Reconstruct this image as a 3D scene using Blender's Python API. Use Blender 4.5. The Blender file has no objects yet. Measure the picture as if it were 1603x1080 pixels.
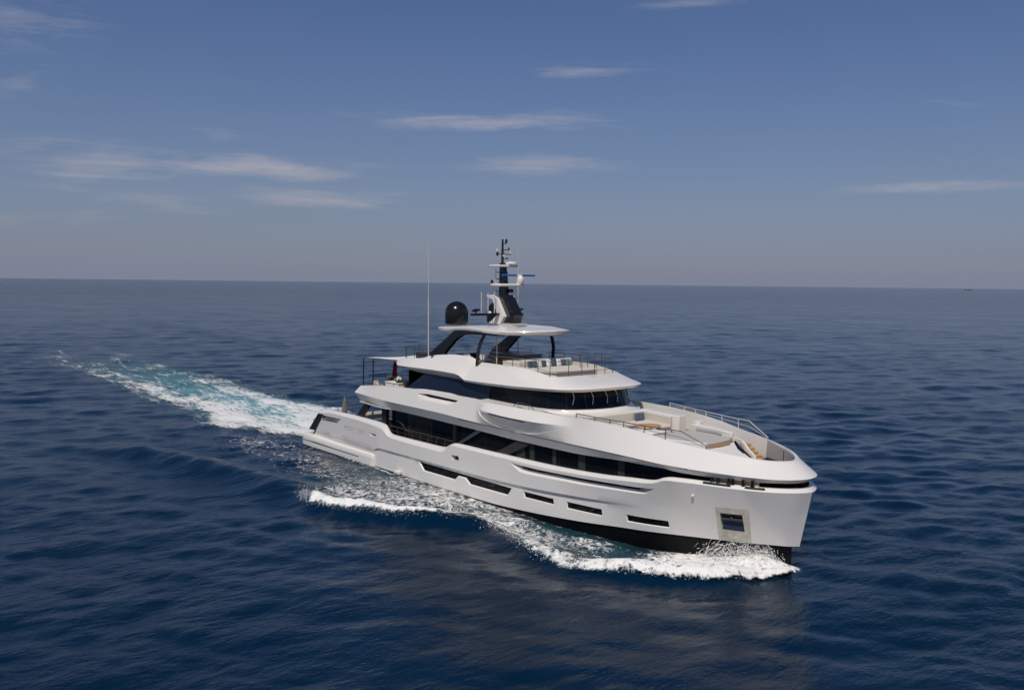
import bpy, bmesh, math, random
import numpy as np
from mathutils import Vector, Matrix
from mathutils.geometry import delaunay_2d_cdt
random.seed(7); rng=np.random.default_rng(11)
scene=bpy.context.scene
COL=scene.collection
# ------------------------------------------------------------------ camera
# world frame: origin at the stern on the waterline, +X towards the bow, +Y to port, +Z up, metres
CAM=Vector((70.139,-38.308,14.0))
FWD=Vector((-0.77199377,0.63186958,-0.06903945)); RGT=Vector((0.63276568,0.77426808,0.01079501))
UPV=RGT.cross(FWD).normalized()
cam=bpy.data.cameras.new('camera'); camo=bpy.data.objects.new('camera',cam); COL.objects.link(camo)
cam.sensor_fit='HORIZONTAL'; cam.sensor_width=36; cam.lens=1390/1603*36; cam.clip_start=.5; cam.clip_end=200000
m=Matrix((RGT,UPV,-FWD)).transposed().to_4x4(); m.translation=CAM; camo.matrix_world=m
scene.camera=camo
# ------------------------------------------------------------------ light
SUN_AZ=math.atan2(-.825,.566); SUN_EL=math.radians(54)
sd=Vector((math.cos(SUN_AZ)*math.cos(SUN_EL),math.sin(SUN_AZ)*math.cos(SUN_EL),math.sin(SUN_EL)))
sun=bpy.data.lights.new('sun','SUN'); sun.energy=3.2; sun.angle=math.radians(.5); sun.color=(1,.93,.84)
so=bpy.data.objects.new('sun',sun); COL.objects.link(so); so.rotation_euler=sd.to_track_quat('Z','Y').to_euler(); so.location=(0,0,80)
w=bpy.data.worlds.new('World'); scene.world=w; w.use_nodes=True
nt=w.node_tree; nt.nodes.clear()
def N(t,typ,**k):
    n=t.nodes.new(typ)
    for a,b in k.items(): setattr(n,a,b)
    return n
out=N(nt,'ShaderNodeOutputWorld'); bg=N(nt,'ShaderNodeBackground'); sky=N(nt,'ShaderNodeTexSky')
sky.sky_type='NISHITA'; sky.sun_disc=False; sky.sun_elevation=SUN_EL; sky.sun_rotation=math.pi/2-SUN_AZ
sky.altitude=0; sky.air_density=1.0; sky.dust_density=0.7; sky.ozone_density=1.6
bg.inputs['Strength'].default_value=.070
hsv=N(nt,'ShaderNodeHueSaturation'); hsv.inputs['Saturation'].default_value=1.08
tint=N(nt,'ShaderNodeMix',data_type='RGBA',blend_type='MULTIPLY'); tint.inputs['Factor'].default_value=1; tint.inputs['B'].default_value=(.62,.695,.90,1)
nt.links.new(sky.outputs[0],tint.inputs['A']); nt.links.new(tint.outputs['Result'],hsv.inputs['Color'])
# thin high cloud: wisps placed by compass direction and height over the horizon
tc=N(nt,'ShaderNodeTexCoord')
def M(t,op,a,b=None,c=None,clamp=False):
    n=N(t,'ShaderNodeMath',operation=op); n.use_clamp=clamp
    for i,v in enumerate((a,b,c)):
        if v is None: continue
        if hasattr(v,'links') or hasattr(v,'is_linked'): t.links.new(v,n.inputs[i])
        else: n.inputs[i].default_value=v
    return n.outputs[0]
sep=N(nt,'ShaderNodeSeparateXYZ'); nt.links.new(tc.outputs['Generated'],sep.inputs[0])
az=M(nt,'ARCTAN2',sep.outputs[1],sep.outputs[0]); el=M(nt,'ARCSINE',sep.outputs[2])
comb=N(nt,'ShaderNodeCombineXYZ'); nt.links.new(az,comb.inputs[0]); nt.links.new(el,comb.inputs[1])
def wnoise(scale,sx,sy,detail=6,dist=0,rot=0,off=(0,0,0)):
    mp=N(nt,'ShaderNodeMapping'); mp.inputs['Scale'].default_value=(sx,sy,1); mp.inputs['Rotation'].default_value=(0,0,rot); mp.inputs['Location'].default_value=off
    nt.links.new(comb.outputs[0],mp.inputs[0])
    n=N(nt,'ShaderNodeTexNoise'); n.inputs['Scale'].default_value=scale; n.inputs['Detail'].default_value=detail; n.inputs['Roughness'].default_value=.58; n.inputs['Distortion'].default_value=dist
    nt.links.new(mp.outputs[0],n.inputs[0]); return n.outputs[0]
warp=wnoise(4.5,1,1.6,5,off=(3,1,0)); fine=wnoise(6,1,8,9,2.0,rot=-.10); streak=wnoise(15,1,10.0,8,1.5,rot=.18,off=(5,2,0))
tex=M(nt,'ADD',M(nt,'MULTIPLY',fine,.72),M(nt,'MULTIPLY',streak,.28))
total=None
# (azimuth deg, elevation deg, half-width deg, half-height deg, strength, tilt)
CLOUDS=[(156.75, 6.9, 6.08, 0.81, 1.0, -0.02), (165.17, 6.23, 4.05, 1.7, 0.75, -0.1), (152.93, 5.34, 5.27, 0.89, 0.72, 0), (142.54, 10.07, 7.7, 0.69, 0.8, 0), (138.85, 7.37, 4.86, 0.97, 0.72, -0.02), (136.7, 12.94, 3.85, 0.61, 0.6, -0.03), (115.0, 5.82, 4.86, 0.45, 0.8, 0), (169.06, 13.8, 4.05, 1.7, 0.5, -0.1), (169.69, 7.19, 3.24, 0.89, 0.55, -0.15), (158.78, 8.76, 1.46, 0.57, 0.55, 0), (162.62, 4.45, 4.46, 1.05, 0.5, 0), (129.86, 16.95, 3.65, 0.41, 0.6, 0), (168.68, 3.27, 6.08, 0.81, 0.4, 0), (169.76, 10.66, 2.43, 1.22, 0.45, -0.5), (114.42, 7.65, 4.05, 0.41, 0.3, 0), (114.86, 10.48, 2.43, 0.32, 0.3, 0.2)]
for a0,e0,wa,he,st,tilt in CLOUDS:
    da=M(nt,'SUBTRACT',az,math.radians(a0)); de=M(nt,'SUBTRACT',el,math.radians(e0))
    de=M(nt,'SUBTRACT',de,M(nt,'MULTIPLY',da,tilt)); de=M(nt,'ADD',de,M(nt,'MULTIPLY',M(nt,'SUBTRACT',warp,.5),math.radians(he*3.2)))
    qa=M(nt,'POWER',M(nt,'ABSOLUTE',M(nt,'DIVIDE',da,math.radians(wa*1.3))),2.0); qe=M(nt,'POWER',M(nt,'ABSOLUTE',M(nt,'DIVIDE',de,math.radians(he))),2.0)
    mk=M(nt,'EXPONENT',M(nt,'MULTIPLY',M(nt,'ADD',qa,qe),-1.25))
    mk=M(nt,'MULTIPLY',mk,st); total=mk if total is None else M(nt,'MAXIMUM',total,mk)
hz=N(nt,'ShaderNodeMix',data_type='RGBA'); hz.inputs['B'].default_value=(2.95,3.25,4.45,1)
nt.links.new(M(nt,'MULTIPLY',M(nt,'EXPONENT',M(nt,'MULTIPLY',M(nt,'MAXIMUM',el,0.0),-1/math.radians(8.5))),.92),hz.inputs['Factor']); nt.links.new(hsv.outputs[0],hz.inputs['A'])
cf=M(nt,'MULTIPLY',M(nt,'SUBTRACT',M(nt,'ADD',tex,M(nt,'MULTIPLY',total,.55)),.64),1.7,clamp=True)
cf=M(nt,'MULTIPLY',cf,M(nt,'MULTIPLY',total,1.6,clamp=True),clamp=True)
cm=N(nt,'ShaderNodeMix',data_type='RGBA'); cm.inputs['B'].default_value=(6.8,6.3,6.7,1)
nt.links.new(M(nt,'MULTIPLY',cf,.68),cm.inputs['Factor']); nt.links.new(hz.outputs['Result'],cm.inputs['A'])
nt.links.new(cm.outputs['Result'],bg.inputs['Color']); nt.links.new(bg.outputs[0],out.inputs[0])
scene.view_settings.view_transform='Standard'; scene.view_settings.look='None'; scene.view_settings.gamma=1; scene.view_settings.exposure=0
scene.cycles.max_bounces=8; scene.cycles.transparent_max_bounces=16
scene.cycles.caustics_reflective=False; scene.cycles.caustics_refractive=False

# ------------------------------------------------------------------ materials
MATS={}
def mat(name,col,rough=.4,metal=0,spec=.5,coat=0,coat_rough=.05,bump=0,bscale=20,var=0,alpha=None,trans=0,ior=1.45,sub=None,stretch=(1,1,1)):
    if name in MATS: return MATS[name]
    ma=bpy.data.materials.new(name); ma.use_nodes=True; t=ma.node_tree; b=t.nodes['Principled BSDF']
    b.inputs['Base Color'].default_value=(*col,1); b.inputs['Roughness'].default_value=rough; b.inputs['Metallic'].default_value=metal
    b.inputs['Specular IOR Level'].default_value=spec; b.inputs['Coat Weight'].default_value=coat; b.inputs['Coat Roughness'].default_value=coat_rough
    b.inputs['IOR'].default_value=ior; b.inputs['Transmission Weight'].default_value=trans
    tc=N(t,'ShaderNodeTexCoord'); mp=N(t,'ShaderNodeMapping'); mp.inputs['Scale'].default_value=stretch; t.links.new(tc.outputs['Object'],mp.inputs[0])
    if var or bump:
        n=N(t,'ShaderNodeTexNoise'); n.inputs['Scale'].default_value=bscale; n.inputs['Detail'].default_value=6; t.links.new(mp.outputs[0],n.inputs[0])
    if var:
        mx=N(t,'ShaderNodeMix',data_type='RGBA'); mx.inputs['A'].default_value=(*[c*(1-var) for c in col],1); mx.inputs['B'].default_value=(*[min(1,c*(1+var)) for c in col],1)
        t.links.new(n.outputs[0],mx.inputs['Factor']); t.links.new(mx.outputs['Result'],b.inputs['Base Color'])
    if bump:
        bp=N(t,'ShaderNodeBump'); bp.inputs['Strength'].default_value=bump; bp.inputs['Distance'].default_value=.02; t.links.new(n.outputs[0],bp.inputs['Height']); t.links.new(bp.outputs[0],b.inputs['Normal'])
    MATS[name]=ma; return ma
WHITE=mat('gelcoat_white',(.745,.715,.665),.3,coat=.45,var=.015,bscale=.6)
HULLW=mat('hull_pearl',(.75,.722,.68),.30,coat=.8,coat_rough=.06,var=.02,bscale=.5,bump=.25)
DECKW=mat('deck_white',(.74,.72,.68),.55,var=.02,bscale=3)
ANTI=mat('antifouling_black',(.006,.006,.007),.5,spec=.15,bump=.2,bscale=3)
GLASS=mat('dark_glass',(.004,.005,.007),.04,spec=.28)
GLASS2=mat('tinted_glass_panel',(.008,.012,.024),.12,spec=.5)
BLACK=mat('black_paint',(.011,.011,.013),.18,coat=.4)
DARKM=mat('dark_metal',(.05,.048,.045),.35,metal=.8)
STEEL=mat('polished_steel',(.52,.5,.47),.22,metal=1)
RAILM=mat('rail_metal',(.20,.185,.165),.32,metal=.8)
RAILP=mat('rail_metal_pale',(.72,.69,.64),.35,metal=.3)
TEAK=mat('teak',(.47,.28,.13),.5,var=.25,bscale=6,stretch=(.6,6,1))
TEAKD=mat('teak_deck',(.30,.22,.15),.6,var=.2,bscale=5,stretch=(.5,9,1))
FAB=mat('cream_fabric',(.58,.54,.47),.85,bump=.3,bscale=60,var=.05)
FABG=mat('grey_fabric',(.44,.43,.405),.85,bump=.3,bscale=60,var=.05)
FABN=mat('navy_fabric',(.09,.11,.17),.85,bump=.3,bscale=60,var=.2)
FABB=mat('teal_pattern_fabric',(.06,.085,.105),.85,bump=.3,bscale=18,var=.8)
FABW=mat('white_fabric',(.74,.72,.68),.85,bump=.2,bscale=60)
BLUE=mat('radar_blue',(.01,.13,.36),.35)
RED=mat('ensign_red',(.55,.018,.05),.7,bump=.3,bscale=5)
NAVY=mat('ensign_navy',(.01,.015,.12),.7)
FLW=mat('petals_white',(.75,.74,.55),.7,var=.15,bscale=30)
LEAF=mat('leaves_green',(.05,.10,.02),.6,var=.4,bscale=30)
CURT=mat('blind_behind_glass',(.036,.042,.035),.25,var=.2,bscale=1.2,stretch=(1,1,.3))
FADED=mat('interior_dark',(.03,.026,.022),.6,var=.3,bscale=2)
SILV=mat('wiper_silver',(.62,.6,.56),.25,metal=.9)
ACC=mat('accent_groove',(.40,.40,.41),.4,coat=.3)
PLATE=mat('anchor_plate_steel',(.50,.48,.42),.34,metal=.75,var=.45,bscale=2.6,bump=.15)
RUST=mat('weathered_orange',(.35,.14,.04),.6,var=.4,bscale=8)
# ------------------------------------------------------------------ mesh helpers
class MB:
    def __init__(s): s.v=[]; s.f=[]
    def add(s,vs,fs):
        o=len(s.v); s.v.extend([tuple(map(float,p)) for p in vs]); s.f.extend([tuple(i+o for i in f) for f in fs]); return s
    def box(s,x0,x1,y0,y1,z0,z1):
        v=[(x,y,z) for z in (z0,z1) for x,y in ((x0,y0),(x1,y0),(x1,y1),(x0,y1))]
        return s.add(v,[(3,2,1,0),(4,5,6,7),(0,1,5,4),(1,2,6,5),(2,3,7,6),(3,0,4,7)])
    def obox(s,c,d,rot=(0,0,0),bev=0):
        from mathutils import Euler
        R_=Euler(rot).to_matrix(); hx,hy,hz=[q/2 for q in d]
        if bev<=0:
            pts=[(sx*hx,sy*hy,sz*hz) for sz in (-1,1) for sx,sy in ((-1,-1),(1,-1),(1,1),(-1,1))]
            return s.add([Vector(c)+R_@Vector(p) for p in pts],[(3,2,1,0),(4,5,6,7),(0,1,5,4),(1,2,6,5),(2,3,7,6),(3,0,4,7)])
        bm=bmesh.new(); bmesh.ops.create_cube(bm,size=1)
        for v in bm.verts: v.co=Vector((v.co.x*d[0],v.co.y*d[1],v.co.z*d[2]))
        bmesh.ops.bevel(bm,geom=list(bm.edges),offset=bev,segments=3,profile=.5,affect='EDGES')
        bm.verts.index_update(); s.add([Vector(c)+R_@v.co for v in bm.verts],[tuple(v.index for v in f.verts) for f in bm.faces]); bm.free(); return s
    def tube(s,pts,r,n=8,r2=None,cap=True):
        pts=[Vector(p) for p in pts]; rs=[r]*len(pts) if not isinstance(r,(list,tuple)) else list(r)
        if r2 is not None: rs=[r+(r2-r)*i/(len(pts)-1) for i in range(len(pts))]
        vs=[];prev=None
        for i,p in enumerate(pts):
            t=((pts[min(i+1,len(pts)-1)]-pts[max(i-1,0)])).normalized()
            if prev is None:
                a=Vector((0,0,1)) if abs(t.z)<.9 else Vector((1,0,0)); e1=t.cross(a).normalized()
            else: e1=(prev-t*prev.dot(t)).normalized()
            prev=e1; e2=t.cross(e1)
            for k in range(n):
                a=2*math.pi*k/n; vs.append(p+(e1*math.cos(a)+e2*math.sin(a))*rs[i])
        fs=[(i*n+k,i*n+(k+1)%n,(i+1)*n+(k+1)%n,(i+1)*n+k) for i in range(len(pts)-1) for k in range(n)]
        if cap: fs+= [tuple(range(n-1,-1,-1)),tuple((len(pts)-1)*n+k for k in range(n))]
        return s.add(vs,fs)
    def bar(s,pts,w,h,up=(0,0,1)):
        # rectangular section swept along pts; w across, h along 'up'
        pts=[Vector(p) for p in pts]; vs=[]
        for i,p in enumerate(pts):
            t=(pts[min(i+1,len(pts)-1)]-pts[max(i-1,0)]).normalized(); u=Vector(up); u=(u-t*u.dot(t)).normalized(); c=t.cross(u)
            ww=w[i] if isinstance(w,(list,tuple)) else w; hh=h[i] if isinstance(h,(list,tuple)) else h
            for a,b in ((-1,-1),(1,-1),(1,1),(-1,1)): vs.append(p+c*a*ww/2+u*b*hh/2)
        fs=[(i*4+k,i*4+(k+1)%4,(i+1)*4+(k+1)%4,(i+1)*4+k) for i in range(len(pts)-1) for k in range(4)]
        fs+=[(3,2,1,0),tuple((len(pts)-1)*4+k for k in range(4))]
        return s.add(vs,fs)
    def lathe(s,prof,c=(0,0,0),n=24):
        vs=[(c[0]+r*math.cos(2*math.pi*k/n),c[1]+r*math.sin(2*math.pi*k/n),c[2]+z) for r,z in prof for k in range(n)]
        fs=[(i*n+k,i*n+(k+1)%n,(i+1)*n+(k+1)%n,(i+1)*n+k) for i in range(len(prof)-1) for k in range(n)]
        fs+=[tuple(range(n-1,-1,-1)),tuple((len(prof)-1)*n+k for k in range(n))]
        return s.add(vs,fs)
    def prism(s,poly,z0,z1):
        n=len(poly); vs=[(x,y,z0) for x,y in poly]+[(x,y,z1) for x,y in poly]
        return s.add(vs,[tuple(range(n-1,-1,-1)),tuple(range(n,2*n))]+[(i,(i+1)%n,n+(i+1)%n,n+i) for i in range(n)])
    def prismy(s,poly,y0,y1):   # poly in (x,z), extruded along y
        n=len(poly); vs=[(x,y0,z) for x,z in poly]+[(x,y1,z) for x,z in poly]
        return s.add(vs,[tuple(range(n)),tuple(range(2*n-1,n-1,-1))]+[((i+1)%n,i,n+i,n+(i+1)%n) for i in range(n)])
    def grid(s,P,flip=False):   # P: rows x cols x 3
        P=np.asarray(P); r,c=P.shape[:2]
        f=[(i*c+j,i*c+j+1,(i+1)*c+j+1,(i+1)*c+j) for i in range(r-1) for j in range(c-1)]
        if flip: f=[q[::-1] for q in f]
        return s.add(P.reshape(-1,3),f)
    def mirror(s):
        o=len(s.v); s.v+= [(x,-y,z) for x,y,z in s.v]; s.f+=[tuple(i+o for i in f[::-1]) for f in s.f]; return s
    def build(s,name,ma,parent=None,sharp=32,smooth=True,weld=True):
        return obj(name,s.v,s.f,ma,parent,sharp,smooth,weld)
def obj(name,v,f,ma,parent=None,sharp=32,smooth=True,weld=False):
    me=bpy.data.meshes.new(name); me.from_pydata([tuple(p) for p in v],[],[tuple(q) for q in f]); me.validate()
    if weld:
        bm=bmesh.new(); bm.from_mesh(me); bmesh.ops.remove_doubles(bm,verts=bm.verts,dist=.0008); bmesh.ops.recalc_face_normals(bm,faces=bm.faces); bm.to_mesh(me); bm.free()
    if smooth: me.shade_smooth(); me.set_sharp_from_angle(angle=math.radians(sharp))
    me.materials.append(ma); o=bpy.data.objects.new(name,me); COL.objects.link(o)
    if parent is not None: o.parent=parent
    return o
def tag(o,label=None,cat=None,group=None,kind=None):
    if label: o['label']=label
    if cat: o['category']=cat
    if group: o['group']=group
    if kind: o['kind']=kind
    return o
def empty(name,loc=(0,0,0),rz=0):
    o=bpy.data.objects.new(name,None); COL.objects.link(o); o.location=loc; o.rotation_euler=(0,0,rz); o.empty_display_size=.3; return o
def copy_thing(root,loc,rz=None):
    r=root.copy(); COL.objects.link(r); r.location=loc
    if rz is not None: r.rotation_euler=(0,0,rz)
    for ch in list(root.children):
        c=ch.copy(); COL.objects.link(c); c.parent=r
        for g in ch.children:
            d=g.copy(); COL.objects.link(d); d.parent=c
    return r
# ------------------------------------------------------------------ the sea
def vnoise(x,y,seed=0):
    xi=np.floor(x).astype(np.int64); yi=np.floor(y).astype(np.int64); fx=x-xi; fy=y-yi
    def h(a,b):
        k=(a*374761393+b*668265263+seed*1442695041)&0xffffffff; k=((k^(k>>13))*1274126177)&0xffffffff; k=k^(k>>16)
        return (k&0xffff)/65535.0
    u=fx*fx*(3-2*fx); v=fy*fy*(3-2*fy)
    return (h(xi,yi)*(1-u)+h(xi+1,yi)*u)*(1-v)+(h(xi,yi+1)*(1-u)+h(xi+1,yi+1)*u)*v
def fbm(x,y,oct=5,seed=0,gain=.5):
    s=0;a=1;t=0
    for i in range(oct):
        s=s+a*vnoise(x*2**i+17.3*i,y*2**i-9.1*i,seed+i); t+=a; a*=gain
    return s/t
WAVES=[]
wr=np.random.default_rng(5)
MAIN=math.radians(158)
for i in range(120):
    lam=1.3*(34/1.3)**(i/119.0)*wr.uniform(.93,1.07)
    spread=.55 if lam<6 else .38
    th=MAIN+wr.normal()*spread
    A=.0040*(lam**.95)*math.exp(-(lam/11.0)**2)*wr.uniform(.5,1.3)
    k=2*math.pi/lam; WAVES.append((k*math.cos(th),k*math.sin(th),A,wr.uniform(0,2*math.pi),lam))
def polydist(x,y,poly):
    # distance to polyline and signed side, and arc fraction
    best=np.full(x.shape,1e9); fr=np.zeros(x.shape); sd_=np.zeros(x.shape); n=len(poly)-1
    for i in range(n):
        ax,ay=poly[i][:2]; bx,by=poly[i+1][:2]; dx,dy=bx-ax,by-ay; L2=dx*dx+dy*dy
        t=np.clip(((x-ax)*dx+(y-ay)*dy)/L2,0,1); px=ax+t*dx; py=ay+t*dy; d=np.hypot(x-px,y-py)
        mk=d<best; best=np.where(mk,d,best); fr=np.where(mk,(i+t)/n,fr); sd_=np.where(mk,np.sign(dx*(y-ay)-dy*(x-ax)),sd_)
    return best,fr,sd_
RIDGES=[ # divergent waves thrown by the bow: polyline (x,y), height, half-width
 ([(-8,-18),(-2,-15.6),(4.6,-14),(11.6,-12.6),(16,-12.3)],.5,1.5),
 ([(16,-12.4),(20,-12.5),(24.6,-10.9),(28.5,-8.6),(31,-7.4)],.5,.95),
 ([(31,-7.4),(35,-7.9),(39,-8.0),(41.5,-6.3),(43.8,-4.6),(45.4,-2.6)],.4,1.0),
 ([(20,-7.4),(26,-6.2),(32,-5.2),(38,-4.6),(42,-3)],.2,.7)]
def sea_height(x,y,cell=0.0):
    x=np.asarray(x,float); y=np.asarray(y,float); z=np.zeros(x.shape)
    for kx,ky,A,ph,lam in WAVES:
        att=1.0 if np.isscalar(cell) and cell==0 else np.clip((lam/np.maximum(cell,1e-6)-2.2)/2.0,0,1)
        a=kx*x+ky*y+ph
        s=np.sin(a); z+=A*att*(s+.22*np.cos(2*a))
    # groups: calmer and rougher patches
    z*=.65+.7*vnoise(x/23+50,y/23+50,3)
    z*=1-.6*np.exp(-((x-42)/24)**2-((y+13)/11)**2)
    near=(x>-30)&(x<60)&(y>-30)&(y<20)
    if near.any():
        xs,ys=x[near],y[near]; zz=z[near]
        # calmer right against the hull
        hb=np.interp(xs,[-2,0,12,30,36,41,44,46],[3.6,3.9,4.2,4.2,3.4,2,.9,0]); ins=np.clip((hb+1.2-np.abs(ys))/1.5,0,1)*((xs>-3)&(xs<47)); zz*=1-.85*ins
        for poly,hgt,wd in RIDGES:
            d,fr,sg=polydist(xs,ys,poly); env=np.minimum(1,np.minimum(fr,1-fr)*6+.25*(hgt>.3)*(fr>.5))
            zz=zz+hgt*env*(np.exp(-(d/wd)**2)-.35*np.exp(-((d-2.2*wd)/(1.3*wd))**2))*(.75+.5*vnoise(xs/2.3,ys/2.3,9))
        z[near]=zz
    # turbulent wake trail
    wk=np.clip((6.5+(-x)*.055-np.abs(y-(-x)*.022+1.2))/2,0,1)*(x<0)*np.exp(x/70)
    z=z*(1-.45*wk)+wk*.16*(fbm(x/1.7,y/1.2,4,21)-.5)*2
    return z
def water_nodes(name,turq=False):
    ma=bpy.data.materials.new(name); ma.use_nodes=True; t=ma.node_tree; b=t.nodes['Principled BSDF']
    geo=N(t,'ShaderNodeNewGeometry')
    b.inputs['Roughness'].default_value=.12; b.inputs['IOR'].default_value=1.333; b.inputs['Specular IOR Level'].default_value=.5
    dn=N(t,'ShaderNodeTexNoise'); dn.inputs['Scale'].default_value=.06; dn.inputs['Detail'].default_value=3; t.links.new(geo.outputs['Position'],dn.inputs[0])
    mx=N(t,'ShaderNodeMix',data_type='RGBA'); mx.inputs['A'].default_value=(*(.0003,.0100,.027),1); mx.inputs['B'].default_value=(*(.0006,.0150,.039),1)
    t.links.new(dn.outputs[0],mx.inputs['Factor']); t.links.new(mx.outputs['Result'],b.inputs['Base Color'])
    # ripples: two stretched noise layers plus short chop
    def rip(scale,rot,st,det,rough=.6,dist=0):
        mp=N(t,'ShaderNodeMapping'); mp.inputs['Rotation'].default_value=(0,0,rot); mp.inputs['Scale'].default_value=(1,st,1); t.links.new(geo.outputs['Position'],mp.inputs[0])
        n=N(t,'ShaderNodeTexNoise'); n.inputs['Scale'].default_value=scale; n.inputs['Detail'].default_value=det; n.inputs['Roughness'].default_value=rough; n.inputs['Distortion'].default_value=dist; t.links.new(mp.outputs[0],n.inputs[0]); return n.outputs[0]
    ln=N(t,'ShaderNodeVectorMath',operation='LENGTH'); t.links.new(geo.outputs['Position'],ln.inputs[0]); far=N(t,'ShaderNodeMapRange'); t.links.new(ln.outputs['Value'],far.inputs[0]); far.inputs[1].default_value=120; far.inputs[2].default_value=900; far.inputs[3].default_value=0; far.inputs[4].default_value=1
    r0=rip(.09,-MAIN,.4,4,.6,.2)
    r1=rip(.30,-MAIN,.45,6,.6,.3); r2=rip(1.9,-MAIN+.5,.5,5,.62,.3); r3=rip(5.5,-MAIN-.3,.6,3,.6)
    patch=M(t,'ADD',M(t,'MULTIPLY',rip(.035,0,1,2),.6),M(t,'MULTIPLY',rip(.006,-math.radians(50.7),3.5,4,.6),.75))
    hsum=M(t,'ADD',M(t,'ADD',M(t,'MULTIPLY',r0,M(t,'MULTIPLY',far.outputs[0],4.5)),M(t,'MULTIPLY',r1,M(t,'ADD',.33,M(t,'MULTIPLY',far.outputs[0],.8)))),M(t,'ADD',M(t,'MULTIPLY',r2,.11),M(t,'MULTIPLY',r3,.022)))
    sx_=N(t,'ShaderNodeSeparateXYZ'); t.links.new(geo.outputs['Position'],sx_.inputs[0])   # smoother water in the lee of the hull
    ex=M(t,'POWER',M(t,'ABSOLUTE',M(t,'DIVIDE',M(t,'SUBTRACT',sx_.outputs[0],40),26)),2.0); ey=M(t,'POWER',M(t,'ABSOLUTE',M(t,'DIVIDE',M(t,'SUBTRACT',sx_.outputs[1],-13),12)),2.0)
    lee=M(t,'SUBTRACT',1,M(t,'MULTIPLY',M(t,'EXPONENT',M(t,'MULTIPLY',M(t,'ADD',ex,ey),-1)),.68)); hsum=M(t,'MULTIPLY',hsum,lee)
    bp=N(t,'ShaderNodeBump'); bp.inputs['Strength'].default_value=1; bp.inputs['Distance'].default_value=.8; t.links.new(M(t,'MULTIPLY',hsum,M(t,'MAXIMUM',.25,M(t,'MULTIPLY',M(t,'SUBTRACT',patch,.25),2.0))),bp.inputs['Height'])
    t.links.new(bp.outputs[0],b.inputs['Normal'])
    return ma
SEA=water_nodes('sea_water')
def big_mesh(name,P,quads,ma,smooth=True):
    me=bpy.data.meshes.new(name); n=len(P); q=len(quads)
    me.vertices.add(n); me.vertices.foreach_set('co',P.astype(np.float32).ravel())
    me.loops.add(q*4); me.loops.foreach_set('vertex_index',quads.astype(np.int32).ravel())
    me.polygons.add(q); me.polygons.foreach_set('loop_start',np.arange(0,q*4,4,dtype=np.int32)); me.polygons.foreach_set('loop_total',np.full(q,4,dtype=np.int32))
    me.update(calc_edges=True); me.validate()
    if smooth: me.shade_smooth()
    me.materials.append(ma); o=bpy.data.objects.new(name,me); COL.objects.link(o); return o
def quads_of(r,c,wrap=False):
    i=np.arange(r-1)[:,None]; j=np.arange(c if wrap else c-1)[None,:]; j2=(j+1)%c
    return np.stack([i*c+j,i*c+j2,(i+1)*c+j2,(i+1)*c+j],-1).reshape(-1,4)
rr=[.8]
while rr[-1]<2000: rr.append(rr[-1]*(1.0062 if rr[-1]>24 else 1.06))
while rr[-1]<90000: rr.append(rr[-1]*1.04)
rr=np.array(rr)
c0=math.degrees(math.atan2(.63187,-.77199))
aa=np.radians(np.concatenate([np.arange(c0-66,c0+66,.15),np.arange(c0+66,c0+294,1.5)]))
RR,AA=np.meshgrid(rr,aa,indexing='ij')
X=CAM.x+RR*np.cos(AA); Y=CAM.y+RR*np.sin(AA)
cell=np.maximum(RR*.0062,RR*np.where((AA<aa[0]+math.radians(132)),.15,1.5)*math.pi/180)
Z=np.where(RR<2500,sea_height(X,Y,cell),0.0)
P=np.stack([X,Y,Z],-1).reshape(-1,3); q=quads_of(len(rr),len(aa),True)
P=np.vstack([P,[[CAM.x,CAM.y,0]]])
o=big_mesh('sea',P,q[:,::-1],SEA); tag(o,kind='structure')
cen=len(P)-1
del P,q,X,Y,Z,RR,AA

# ------------------------------------------------------------------ hull lines (u, x, half beam, z)
def pchip(xs, ys, x):
    xs=np.asarray(xs,float); ys=np.asarray(ys,float); x=np.asarray(x,float)
    h=np.diff(xs); d=np.diff(ys)/h; n=len(xs); m=np.zeros(n)
    for i in range(1,n-1):
        if d[i-1]*d[i]>0:
            w1=2*h[i]+h[i-1]; w2=h[i]+2*h[i-1]; m[i]=(w1+w2)/(w1/d[i-1]+w2/d[i])
    m[0]=d[0]; m[-1]=d[-1]
    k=np.clip(np.searchsorted(xs,x,side='right')-1,0,n-2)
    t=(x-xs[k])/h[k]; t=np.clip(t,0,1)
    return (2*t**3-3*t**2+1)*ys[k]+(t**3-2*t**2+t)*h[k]*m[k]+(-2*t**3+3*t**2)*ys[k+1]+(t**3-t**2)*h[k]*m[k+1]
class Line:
    # keys: rows of (u, x, half_beam, z)
    def __init__(s, rows):
        a=np.array(rows,float); s.u,s.x,s.y,s.z=a.T
    def at(s,u):
        return np.stack([pchip(s.u,s.x,u),pchip(s.u,s.y,u),pchip(s.u,s.z,u)],-1)
def S(lines,u,v):
    u=np.asarray(u,float);v=np.asarray(v,float)
    P=np.stack([l.at(u) for l in lines],0)
    k=np.clip(np.floor(v).astype(int),0,len(lines)-2); t=(v-k)[...,None]
    idx=np.arange(len(u)) if u.ndim else 0
    return P[k,idx]*(1-t)+P[k+1,idx]*t
HB=Line([(0,.8,4.0,.12),(6,6,4.08,.12),(12,12,4.15,.12),(20,20,4.2,.1),(26,26,4.22,.15),(30,30,4.18,.33),(34,34,4.05,.62),(38.5,38.2,3.6,.97),(42,41.8,2.35,1.12),(44,43.9,1.42,1.18),(45.5,45,.78,1.21),(46.5,45.58,.40,1.22),(47.3,45.9,0,1.23)])
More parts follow.
